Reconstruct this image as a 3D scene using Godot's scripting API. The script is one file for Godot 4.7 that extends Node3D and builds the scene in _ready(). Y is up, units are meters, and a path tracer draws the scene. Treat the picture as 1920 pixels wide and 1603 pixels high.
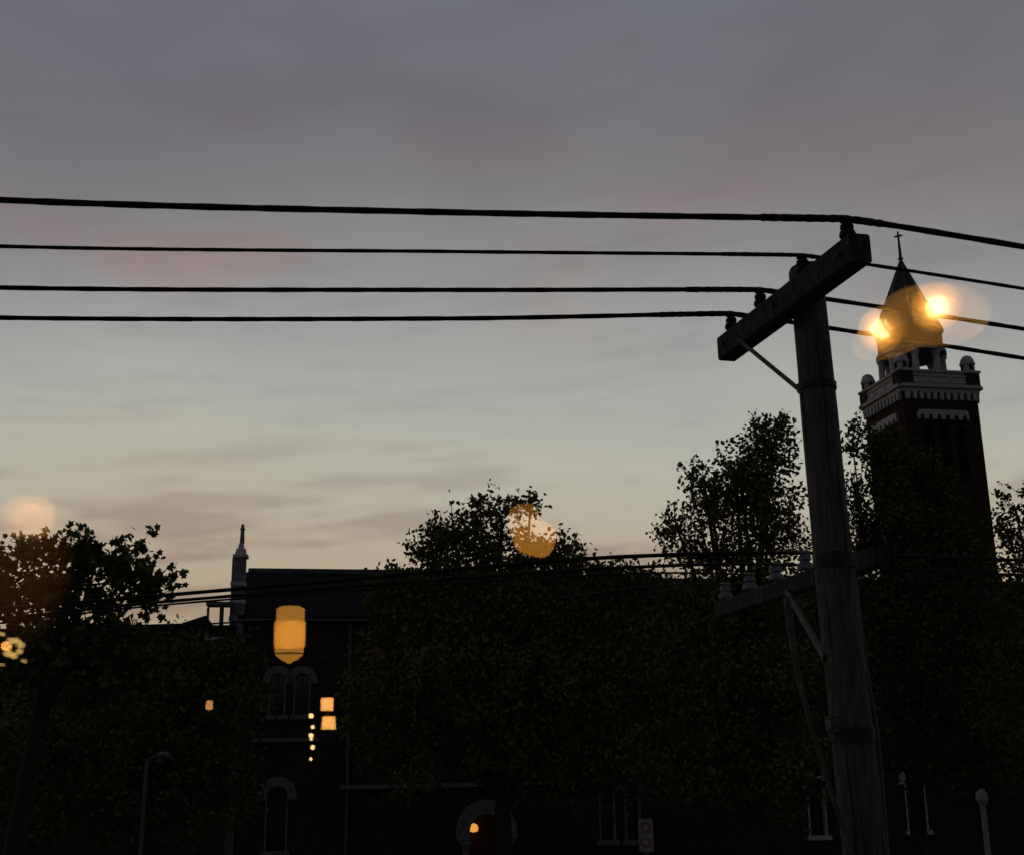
extends Node3D
# Dusk view from the upstairs window of a small restaurant: a utility pole in the street, a brick church with
# its bell tower behind trees, and the lamps of the room behind the photographer mirrored in the window pane.

const W := 1920.0
const H := 1603.0
const EYE := Vector3(0, 5.2, 0)
const FOV := 40.0
const PITCH := 15.0
const ROLL := -0.8
const PANE_Z := -0.5          # the glass of the window, in front of the photographer
const FACADE := 48.0          # metres to the church front

var F := 1.0
var CR := Vector3.RIGHT
var CU := Vector3.UP
var CF := Vector3.FORWARD
var rng := RandomNumberGenerator.new()
var M := {}
var used := {}

# ---------------------------------------------------------------- mesh builder
class MB:
	var v := PackedVector3Array()
	var n := PackedVector3Array()
	var c := PackedColorArray()
	var idx := PackedInt32Array()
	func tri(a: Vector3, b: Vector3, d: Vector3) -> void:
		var k := (d - a).cross(b - a).normalized()
		var s := v.size()
		v.append(a); v.append(b); v.append(d)
		n.append(k); n.append(k); n.append(k)
		idx.append(s); idx.append(s + 1); idx.append(s + 2)
	func quad(a: Vector3, b: Vector3, d: Vector3, e: Vector3) -> void:
		tri(a, b, d); tri(a, d, e)
	func stri(i: int, j: int, k: int) -> void:
		if (v[k] - v[i]).cross(v[j] - v[i]).dot(n[i] + n[j] + n[k]) < 0.0:
			idx.append(i); idx.append(k); idx.append(j)
		else:
			idx.append(i); idx.append(j); idx.append(k)
	# extrude a polygon (x, y) from z0 to z1 through xf
	func prism(poly: PackedVector2Array, z0: float, z1: float, xf := Transform3D()) -> void:
		var t := Geometry2D.triangulate_polygon(poly)
		for z in [z0, z1]:
			for i in range(0, t.size(), 3):
				var p: Array[Vector3] = []
				for q in 3:
					var w := poly[t[i + q]]
					p.append(xf * Vector3(w.x, w.y, z))
				if z == z0: tri(p[0], p[1], p[2])
				else: tri(p[0], p[2], p[1])
		var m := poly.size()
		for i in m:
			var a := poly[i]
			var b := poly[(i + 1) % m]
			quad(xf * Vector3(a.x, a.y, z0), xf * Vector3(b.x, b.y, z0), xf * Vector3(b.x, b.y, z1), xf * Vector3(a.x, a.y, z1))
	# box with chamfered long edges, centred at o, length along z
	func bar(sx: float, sy: float, sz: float, xf := Transform3D(), ch := 0.0) -> void:
		var x := sx / 2.0
		var y := sy / 2.0
		var p: PackedVector2Array
		if ch > 0.0:
			p = PackedVector2Array([Vector2(-x + ch, -y), Vector2(x - ch, -y), Vector2(x, -y + ch), Vector2(x, y - ch), Vector2(x - ch, y), Vector2(-x + ch, y), Vector2(-x, y - ch), Vector2(-x, -y + ch)])
		else:
			p = PackedVector2Array([Vector2(-x, -y), Vector2(x, -y), Vector2(x, y), Vector2(-x, y)])
		prism(p, -sz / 2.0, sz / 2.0, xf)
	func box(o: Vector3, s: Vector3, ch := 0.0) -> void:
		bar(s.x, s.y, s.z, Transform3D(Basis(), o), ch)
	func tube(pts: Array, radii: Array, sides := 8, cap := true) -> void:
		var base := v.size()
		var m := pts.size()
		var side := Vector3.ZERO
		for i in m:
			var d: Vector3 = (pts[mini(i + 1, m - 1)] - pts[maxi(i - 1, 0)])
			d = d.normalized()
			if side == Vector3.ZERO:
				side = d.cross(Vector3.UP if absf(d.y) < 0.9 else Vector3.RIGHT).normalized()
			side = (side - d * side.dot(d)).normalized()
			var up := d.cross(side)
			for k in sides:
				var a := TAU * k / sides
				var o := side * cos(a) + up * sin(a)
				v.append(pts[i] + o * float(radii[i])); n.append(o)
		for i in m - 1:
			for k in sides:
				var a := base + i * sides + k
				var b := base + i * sides + (k + 1) % sides
				stri(a, b, b + sides); stri(a, b + sides, a + sides)
		if cap:
			for e in [0, m - 1]:
				for k in range(1, sides - 1):
					tri(v[base + e * sides], v[base + e * sides + k], v[base + e * sides + k + 1])
	# profile of (radius, height), turned round y
	func lathe(prof: Array, sides := 12, xf := Transform3D()) -> void:
		for i in prof.size() - 1:
			var p: Vector2 = prof[i]
			var q: Vector2 = prof[i + 1]
			var t := (q - p).normalized()
			var base := v.size()
			for k in sides:
				var a := TAU * k / sides
				var nn := (xf.basis * Vector3(cos(a) * t.y, -t.x, sin(a) * t.y)).normalized()
				v.append(xf * Vector3(cos(a) * p.x, p.y, sin(a) * p.x)); n.append(nn)
				v.append(xf * Vector3(cos(a) * q.x, q.y, sin(a) * q.x)); n.append(nn)
			for k in sides:
				var a := base + 2 * k
				var b := base + 2 * ((k + 1) % sides)
				stri(a, b, b + 1); stri(a, b + 1, a + 1)
	func mesh() -> ArrayMesh:
		var arr := []
		arr.resize(Mesh.ARRAY_MAX)
		arr[Mesh.ARRAY_VERTEX] = v
		arr[Mesh.ARRAY_NORMAL] = n
		if c.size() == v.size(): arr[Mesh.ARRAY_COLOR] = c
		arr[Mesh.ARRAY_INDEX] = idx
		var am := ArrayMesh.new()
		am.add_surface_from_arrays(Mesh.PRIMITIVE_TRIANGLES, arr)
		return am

# ---------------------------------------------------------------- naming helpers
func numbered(called: String) -> String:
	var k: int = used.get(called, 0)
	used[called] = k + 1
	return called if k == 0 else "%s_%03d" % [called, k]

func tag(o: Node, label: String, category: String, group := "", kind := "") -> void:
	if label: o.set_meta("label", label)
	if category: o.set_meta("category", category)
	if group: o.set_meta("group", group)
	if kind: o.set_meta("kind", kind)

func thing(called: String, label: String, category: String, at := Vector3.ZERO, turn := 0.0, group := "") -> Node3D:
	var o := Node3D.new()
	o.name = numbered(called)
	add_child(o)
	o.position = at
	o.rotation.y = turn
	tag(o, label, category, group)
	return o

func part(mb: MB, called: String, m: Material, parent: Node3D) -> MeshInstance3D:
	var o := MeshInstance3D.new()
	o.name = called
	o.mesh = mb.mesh()
	o.material_override = m
	parent.add_child(o, true)
	return o

func struct(mb: MB, called: String, m: Material, label := "") -> MeshInstance3D:
	var o := part(mb, numbered(called), m, self)
	o.set_meta("kind", "structure")
	if label: o.set_meta("label", label)
	return o

# ---------------------------------------------------------------- photograph pixel -> direction
func ray(px: float, py: float) -> Vector3:
	return CF + CR * ((px - W / 2.0) / F) - CU * ((py - H / 2.0) / F)
func at_depth(px: float, py: float, z: float) -> Vector3:
	var d := ray(px, py)
	return EYE + d * (z / -d.z)
func at_height(px: float, py: float, y: float) -> Vector3:
	var d := ray(px, py)
	return EYE + d * ((y - EYE.y) / d.y)
func at_plane(px: float, py: float, o: Vector3, k: Vector3) -> Vector3:
	var d := ray(px, py)
	return EYE + d * ((o - EYE).dot(k) / d.dot(k))
# a lamp that the pane shows at (px, py), z metres away in the mirror: where it hangs in the room
func mirrored(px: float, py: float, z: float) -> Vector3:
	var p := at_depth(px, py, z)
	p.z = 2.0 * PANE_Z - p.z
	return p

# ---------------------------------------------------------------- materials
func noise_img(colors: Array, freq: float, sd: int, stretch := Vector2.ONE, size := 256) -> ImageTexture:
	var fn := FastNoiseLite.new()
	fn.seed = sd
	fn.noise_type = FastNoiseLite.TYPE_SIMPLEX
	fn.fractal_octaves = 5
	fn.frequency = freq
	var src := fn.get_seamless_image(int(size * stretch.x), int(size * stretch.y), false, false, 0.15)
	src.resize(size, size, Image.INTERPOLATE_CUBIC)
	var img := Image.create(size, size, false, Image.FORMAT_RGB8)
	for y in size:
		for x in size:
			var t := clampf((src.get_pixel(x, y).r - 0.5) * 1.6 + 0.5, 0.0, 0.999) * (colors.size() - 1)
			var k := int(t)
			img.set_pixel(x, y, (colors[k] as Color).lerp(colors[k + 1], t - k))
	return ImageTexture.create_from_image(img)

func lin(r: float, g: float, b: float) -> Color:
	return Color(r, g, b).linear_to_srgb()

func surf(called: String, a: Color, b: Color, rough: float, scale := 1.0, sd := 1, stretch := Vector2.ONE, freq := 0.03, metal := 0.0) -> StandardMaterial3D:
	var m := StandardMaterial3D.new()
	m.resource_name = called
	m.albedo_texture = noise_img([a, a.lerp(b, 0.35), b], freq, sd, stretch)
	m.uv1_triplanar = true
	m.uv1_world_triplanar = true
	m.uv1_scale = Vector3.ONE * scale
	m.roughness = rough
	m.metallic = metal
	m.metallic_specular = 0.2 if rough > 0.5 else 0.5
	M[called] = m
	return m

func glow(called: String, c: Color, e: float) -> StandardMaterial3D:
	var m := StandardMaterial3D.new()
	m.resource_name = called
	m.albedo_color = Color(0.8, 0.72, 0.6)
	m.roughness = 0.6
	m.emission_enabled = true
	m.emission = c
	m.emission_energy_multiplier = e
	M[called] = m
	return m

func make_materials() -> void:
	surf("pole_wood", lin(0.06, 0.056, 0.055), lin(0.13, 0.123, 0.12), 0.9, 0.9, 3, Vector2(4, 0.35))
	surf("arm_wood", lin(0.026, 0.025, 0.022), lin(0.07, 0.064, 0.055), 0.9, 1.2, 4, Vector2(2, 0.6))
	surf("iron", lin(0.03, 0.028, 0.026), lin(0.07, 0.06, 0.052), 0.6, 2.0, 5, Vector2.ONE, 0.03, 0.4)
	surf("zinc", lin(0.06, 0.06, 0.06), lin(0.14, 0.14, 0.14), 0.55, 2.0, 6)
	surf("cable", lin(0.012, 0.012, 0.012), lin(0.028, 0.027, 0.026), 0.75, 3.0, 7)
	surf("brown_porcelain", lin(0.014, 0.011, 0.009), lin(0.026, 0.02, 0.016), 0.6, 2.0, 8)
	surf("white_porcelain", lin(0.13, 0.14, 0.16), lin(0.24, 0.25, 0.275), 0.55, 2.0, 9)
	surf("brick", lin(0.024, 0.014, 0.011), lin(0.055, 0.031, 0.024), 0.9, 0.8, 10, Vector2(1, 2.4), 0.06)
	surf("brick_light", lin(0.032, 0.022, 0.018), lin(0.07, 0.046, 0.038), 0.9, 0.8, 11, Vector2(1, 2.4), 0.06)
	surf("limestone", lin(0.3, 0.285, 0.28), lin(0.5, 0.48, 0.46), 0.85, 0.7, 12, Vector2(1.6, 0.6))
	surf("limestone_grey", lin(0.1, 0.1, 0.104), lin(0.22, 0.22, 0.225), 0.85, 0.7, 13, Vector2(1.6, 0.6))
	surf("slate", lin(0.01, 0.011, 0.014), lin(0.028, 0.03, 0.035), 0.7, 0.5, 14, Vector2(1, 3))
	surf("spire_slate", lin(0.035, 0.035, 0.036), lin(0.08, 0.077, 0.074), 0.7, 0.8, 15, Vector2(3, 1))
	surf("lead", lin(0.055, 0.06, 0.06), lin(0.12, 0.127, 0.127), 0.6, 1.0, 16)
	surf("dark_glass", lin(0.008, 0.009, 0.011), lin(0.02, 0.02, 0.022), 0.12, 1.0, 17)
	surf("louvre", lin(0.015, 0.012, 0.01), lin(0.035, 0.028, 0.024), 0.9, 1.0, 18)
	surf("door_wood", lin(0.03, 0.018, 0.011), lin(0.07, 0.04, 0.024), 0.7, 1.0, 19, Vector2(4, 0.4))
	surf("paint_white", lin(0.13, 0.13, 0.125), lin(0.28, 0.275, 0.265), 0.6, 1.5, 20)
	surf("paint_red", lin(0.12, 0.03, 0.032), lin(0.19, 0.05, 0.05), 0.5, 1.5, 21)
	surf("bark", lin(0.02, 0.017, 0.014), lin(0.055, 0.046, 0.037), 0.95, 1.0, 22, Vector2(3, 0.5))
	surf("asphalt", lin(0.035, 0.035, 0.037), lin(0.07, 0.07, 0.07), 0.9, 0.35, 23)
	surf("concrete", lin(0.2, 0.195, 0.185), lin(0.34, 0.33, 0.31), 0.9, 0.4, 24)
	surf("lawn", lin(0.025, 0.04, 0.014), lin(0.07, 0.085, 0.03), 1.0, 0.3, 25)
	surf("room_paint", lin(0.025, 0.02, 0.018), lin(0.04, 0.033, 0.028), 0.9, 0.6, 26)
	surf("room_floor", lin(0.03, 0.019, 0.012), lin(0.07, 0.043, 0.026), 0.5, 0.6, 27, Vector2(4, 0.4))
	surf("stucco", lin(0.16, 0.15, 0.14), lin(0.24, 0.225, 0.21), 0.95, 0.5, 28)
	M.slate.metallic_specular = 0.04
	M.spire_slate.metallic_specular = 0.06
	for k in [["leaf_dark", 0.0], ["leaf_warm", 1.0]]:
		var m := StandardMaterial3D.new()
		m.resource_name = k[0]
		m.vertex_color_use_as_albedo = true
		m.roughness = 0.85
		m.metallic_specular = 0.12
		m.backlight = Color(0.3, 0.3, 0.16)
		m.cull_mode = BaseMaterial3D.CULL_DISABLED
		M[k[0]] = m
	var g := StandardMaterial3D.new()
	g.resource_name = "window_glass"
	g.transparency = BaseMaterial3D.TRANSPARENCY_ALPHA
	g.albedo_color = Color(1, 1, 1, 0.0)
	g.roughness = 0.0
	M["window_glass"] = g
	# what the lamps give off: about 8 % of it comes back from the two faces of the pane
	glow("lantern_paper", lin(1.0, 0.42, 0.05), 5.0)
	glow("lantern_core", lin(1.0, 0.44, 0.07), 9.0)
	glow("lantern_paper_low", lin(1.0, 0.42, 0.06), 3.6)
	glow("shade_warm", lin(1.0, 0.44, 0.1), 9.0)
	glow("shade_small", lin(1.0, 0.42, 0.12), 6.0)
	glow("bulb_warm", lin(1.0, 0.62, 0.26), 15.0)
	glow("globe_hot", lin(1.0, 0.72, 0.27), 60.0)
	glow("halo_glow_soft", lin(1.0, 0.4, 0.07), 3.0)  # glow of the translucent shells that imitate bloom round a bulb
	glow("halo_glow_middle", lin(1.0, 0.46, 0.09), 6.0)
	glow("halo_glow_inner", lin(1.0, 0.56, 0.13), 20.0)
	glow("saucer", lin(1.0, 0.5, 0.14), 0.8)
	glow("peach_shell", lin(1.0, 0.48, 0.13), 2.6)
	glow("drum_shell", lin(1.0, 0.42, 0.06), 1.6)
	glow("faint_shell", lin(1.0, 0.36, 0.08), 0.06)
	for k in [["halo_glow_soft", 0.28], ["halo_glow_middle", 0.3], ["halo_glow_inner", 0.35], ["peach_shell", 0.3], ["drum_shell", 0.4], ["saucer", 0.42], ["shade_warm", 0.75], ["faint_shell", 0.12], ["lantern_paper", 0.72]]:
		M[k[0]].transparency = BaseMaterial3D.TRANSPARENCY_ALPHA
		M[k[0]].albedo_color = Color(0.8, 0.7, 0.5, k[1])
	glow("drum_amber", lin(1.0, 0.4, 0.05), 3.1)
	glow("drum_amber_low", lin(1.0, 0.38, 0.04), 1.5)
	glow("globe_peach", lin(1.0, 0.42, 0.1), 3.9)
	glow("globe_yellow", lin(1.0, 0.6, 0.16), 6.0)
	glow("door_lamp_glass", lin(1.0, 0.4, 0.08), 0.9)

# ---------------------------------------------------------------- sky
func make_sky() -> Sky:
	var sw := 2048
	var sh := 1024
	var img := Image.create(sw, sh, false, Image.FORMAT_RGBF)
	# (elevation in degrees, linear colour) towards the sunset, and the rest of the dusk sky
	var west := [[0.0, Color(0.46, 0.32, 0.19)], [5.0, Color(0.48, 0.38, 0.255)], [8.5, Color(0.497, 0.42, 0.308)], [11.0, Color(0.5, 0.462, 0.36)], [13.5, Color(0.488, 0.482, 0.402)], [16.5, Color(0.432, 0.444, 0.406)], [19.0, Color(0.37, 0.374, 0.362)], [22.0, Color(0.275, 0.266, 0.27)], [25.5, Color(0.21, 0.2, 0.212)], [29.0, Color(0.177, 0.174, 0.196)], [33.0, Color(0.172, 0.174, 0.205)], [38.0, Color(0.175, 0.18, 0.215)], [90.0, Color(0.11, 0.116, 0.145)]]
	var east := [[0.0, Color(0.07, 0.068, 0.08)], [15.0, Color(0.075, 0.073, 0.088)], [40.0, Color(0.09, 0.092, 0.112)], [90.0, Color(0.11, 0.116, 0.145)]]
	var wide := FastNoiseLite.new(); wide.seed = 11; wide.frequency = 1.5; wide.fractal_octaves = 3
	var streak := FastNoiseLite.new(); streak.seed = 5; streak.frequency = 2.4; streak.fractal_octaves = 4
	var pink := FastNoiseLite.new(); pink.seed = 23; pink.frequency = 3.2; pink.fractal_octaves = 3
	for y in sh:
		var e := 90.0 - (y + 0.5) / sh * 180.0
		if e < -1.0:
			for x in sw: img.set_pixel(x, y, Color(0.05, 0.045, 0.04))
			continue
		var er := deg_to_rad(maxf(e, 0.0))
		for x in sw:
			var a := wrapf((x + 0.5) / sw * TAU, -PI, PI)      # 0 is straight ahead, -Z
			var d := Vector3(sin(a) * cos(er), sin(er), -cos(a) * cos(er))
			# rows of cloud warped a little so that the bands are not level
			var e2 := e + wide.get_noise_3d(d.x, d.y * 1.4 + 7.0, d.z) * 3.4 - rad_to_deg(a) * 0.035 * clampf(1.0 - absf(a), 0.0, 1.0)
			var s := streak.get_noise_3d(d.x * 1.3, d.y * 11.0 - d.x * 1.1, d.z * 1.3)
			var fine := streak.get_noise_3d(d.x * 4.0 + 9.0, d.y * 34.0 - d.x * 2.6, d.z * 4.0)
			var p := pink.get_noise_3d(d.x, d.y * 2.4, d.z)
			# how much this direction belongs to the sunset side
			var w := clampf(0.5 + 0.62 * cos(a + 0.14), 0.0, 1.0)
			w = w * w * (3.0 - 2.0 * w)
			var c := grad(east, e2).lerp(grad(west, e2), w)
			# mauve-grey streaks low down, faint wisps above
			var low := smoothstep(17.0, 7.0, e)
			var k := smoothstep(0.02, 0.42, s + 0.42 * fine) * (0.08 + 0.66 * low) * smoothstep(34.0, 19.0, e)
			c = c.lerp(Color(c.r * 0.71, c.g * 0.62, c.b * 0.68), k)
			k = smoothstep(0.1, 0.5, fine + 0.4 * s) * 0.23 * smoothstep(40.0, 14.0, e)
			c = c.lerp(Color(c.r * 0.76, c.g * 0.75, c.b * 0.78), k)
			# pinkish cloud in the belt above, blue-grey breaks at the top
			k = smoothstep(-0.02, 0.4, p) * smoothstep(17.0, 21.0, e) * smoothstep(31.0, 25.0, e) * (0.25 + 0.75 * w)
			c = c.lerp(Color(c.r * 1.1, c.g * 0.93, c.b * 0.91), k * clampf(0.75 - a * 0.9, 0.2, 1.0))
			k = smoothstep(-0.25, 0.45, -p + 0.5 * s) * smoothstep(25.0, 32.0, e)
			c = c.lerp(Color(c.r * 1.03, c.g * 1.06, c.b * 1.07), k)
			k = smoothstep(0.0, 0.45, p - 0.2 * s) * smoothstep(25.0, 30.0, e)
			c = c.lerp(Color(c.r * 0.94, c.g * 0.925, c.b * 0.935), k)
			img.set_pixel(x, y, c)
	var pm := PanoramaSkyMaterial.new()
	pm.panorama = ImageTexture.create_from_image(img)
	var sky := Sky.new()
	sky.sky_material = pm
	return sky

func grad(stops: Array, e: float) -> Color:
	if e <= stops[0][0]: return stops[0][1]
	for i in stops.size() - 1:
		if e <= stops[i + 1][0]:
			var t: float = (e - stops[i][0]) / (stops[i + 1][0] - stops[i][0])
			return (stops[i][1] as Color).lerp(stops[i + 1][1], t * t * (3.0 - 2.0 * t) * 0.5 + t * 0.5)
	return stops[-1][1]

# ================================================================ _ready
func _ready() -> void:
	rng.seed = 77
	F = H / 2.0 / tan(deg_to_rad(FOV / 2.0))
	var p := deg_to_rad(PITCH)
	var r := deg_to_rad(ROLL)
	CF = Vector3(0, sin(p), -cos(p))
	var up0 := Vector3(0, cos(p), sin(p))
	CR = Vector3.RIGHT * cos(r) + up0 * sin(r)
	CU = Vector3.RIGHT * -sin(r) + up0 * cos(r)
	var cam := Camera3D.new()
	cam.name = "camera"
	cam.transform = Transform3D(Basis(CR, CU, -CF), EYE)
	cam.fov = FOV
	cam.near = 0.05
	cam.far = 2000.0
	var lens := CameraAttributesPhysical.new()
	lens.frustum_focal_length = 12.0 / tan(deg_to_rad(FOV / 2.0))
	lens.exposure_aperture = 5.6
	lens.frustum_focus_distance = 14.0
	lens.frustum_near = 0.05
	lens.frustum_far = 2000.0
	cam.attributes = lens
	add_child(cam)
	cam.current = true

	var env := Environment.new()
	env.background_mode = Environment.BG_SKY
	env.sky = make_sky()
	env.tonemap_mode = Environment.TONE_MAPPER_LINEAR
	env.tonemap_exposure = 1.0
	env.sdfgi_enabled = true
	env.ssao_enabled = true
	env.ssil_enabled = true
	var we := WorldEnvironment.new()
	we.name = "world_environment"
	we.environment = env
	add_child(we)
	# the sun has gone down behind the church: what is left of it is a faint wide glow on the horizon
	var sun := DirectionalLight3D.new()
	sun.name = "sun"
	sun.light_energy = 0.02
	sun.light_color = Color(1.0, 0.72, 0.5)
	sun.light_angular_distance = 10.0
	sun.shadow_enabled = true
	sun.rotation_degrees = Vector3(-3, 188, 0)
	add_child(sun)

	make_materials()
	build_ground()
	build_church()
	build_tower()
	build_left_house()
	build_trees()
	build_pole()
	build_cafe()
	build_lamps()
	build_street()

# ---------------------------------------------------------------- ground
func build_ground() -> void:
	var g := MB.new()
	g.quad(Vector3(-600, 0, 300), Vector3(600, 0, 300), Vector3(600, 0, -900), Vector3(-600, 0, -900))
	struct(g, "ground", M.lawn)
	g = MB.new()
	g.box(Vector3(0, -0.118, -16), Vector3(300, 0.25, 9.0))
	struct(g, "road", M.asphalt)
	for k in [[-9.2, 4.4], [-22.6, 4.0]]:
		g = MB.new()
		g.box(Vector3(0, 0.02, k[0]), Vector3(300, 0.23, k[1]))
		struct(g, "pavement", M.concrete)

# ---------------------------------------------------------------- church
var church_o := Vector3.ZERO
var church_n := Vector3.ZERO
var church_x := Transform3D()
const CHURCH_TURN := deg_to_rad(10.0)

# where a pixel meets the church front pushed out by `out`, in the church's own axes
func fac(px: float, py: float, out := 0.0) -> Vector3:
	return church_x.affine_inverse() * at_plane(px, py, church_o + church_n * out, church_n)

func arch_poly(x0: float, x1: float, y0: float, y1: float, seg := 12) -> PackedVector2Array:
	var r := (x1 - x0) / 2.0
	var q := PackedVector2Array([Vector2(x0, y0), Vector2(x1, y0)])
	for i in seg + 1:
		var a := PI * i / seg
		q.append(Vector2((x0 + x1) / 2.0 + cos(a) * r, y1 - r + sin(a) * r))
	return q

func arch_ring(x0: float, x1: float, y1: float, t: float, foot: float, seg := 14) -> PackedVector2Array:
	var r := (x1 - x0) / 2.0
	var o := Vector2((x0 + x1) / 2.0, y1 - r)
	var q := PackedVector2Array()
	q.append(Vector2(x1 + t, o.y - foot))
	for i in seg + 1:
		var a := PI * i / seg
		q.append(o + Vector2(cos(a), sin(a)) * (r + t))
	q.append(Vector2(x0 - t, o.y - foot))
	q.append(Vector2(x0, o.y - foot))
	for i in seg + 1:
		var a := PI - PI * i / seg
		q.append(o + Vector2(cos(a), sin(a)) * r)
	q.append(Vector2(x1, o.y - foot))
	return q

func cut(comb: CSGCombiner3D, poly: PackedVector2Array, z0: float, z1: float, xf := Transform3D()) -> void:
	var c := CSGPolygon3D.new()
	c.polygon = poly
	c.depth = z1 - z0
	c.operation = CSGShape3D.OPERATION_SUBTRACTION
	comb.add_child(c)
	c.transform = xf * Transform3D(Basis(), Vector3(0, 0, z1))

func csg_wall(called: String, o: Vector3, s: Vector3, m: Material, parent: Node3D) -> CSGCombiner3D:
	var comb := CSGCombiner3D.new()
	comb.name = called
	comb.material_override = m
	parent.add_child(comb, true)
	var b := CSGBox3D.new()
	b.size = s
	comb.add_child(b)
	b.position = o
	return comb

# an arched window in the church front: opening cut from the wall, recessed panes, stone arch, jambs and sill
func arched_window(parent: Node3D, wall: CSGCombiner3D, x0: float, x1: float, y0: float, y1: float, t: float, stone: Material, sill: bool, z := 0.0) -> void:
	cut(wall, arch_poly(x0, x1, y0, y1), z - 0.55, z + 0.1)
	var mb := MB.new()
	var k := Transform3D(Basis(), Vector3.ZERO)
	mb.prism(arch_poly(x0 - 0.02, x1 + 0.02, y0 - 0.02, y1 + 0.02), z - 0.4, z - 0.36, k)
	var win := part(mb, "window", M.dark_glass, parent)
	mb = MB.new()
	mb.prism(arch_ring(x0, x1, y1, t, t * 0.35), z - 0.1, z + 0.09)
	part(mb, "arch", stone, win)
	mb = MB.new()
	for s in [x0 - 0.0, x1 + 0.0]:
		mb.box(Vector3(s, (y0 + y1 - (x1 - x0) / 2.0) / 2.0, z - 0.12), Vector3(0.07, y1 - y0 - (x1 - x0) / 2.0, 0.3))
	part(mb, "jamb", stone, win)
	mb = MB.new()
	mb.box(Vector3((x0 + x1) / 2.0, (y0 + y1) / 2.0, z - 0.34), Vector3(0.05, y1 - y0, 0.05))
	var rows := int((y1 - y0) / 0.5)
	for i in rows:
		mb.box(Vector3((x0 + x1) / 2.0, y0 + (y1 - y0 - 0.3) * (i + 1.0) / (rows + 1.0), z - 0.345), Vector3(x1 - x0, 0.03, 0.03))
	part(mb, "glazing_bar", M.door_wood, win)
	if sill:
		mb = MB.new()
		mb.box(Vector3((x0 + x1) / 2.0, y0 - 0.09, z - 0.05), Vector3(x1 - x0 + 0.3, 0.18, 0.4))
		part(mb, "sill", stone, win)

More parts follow.
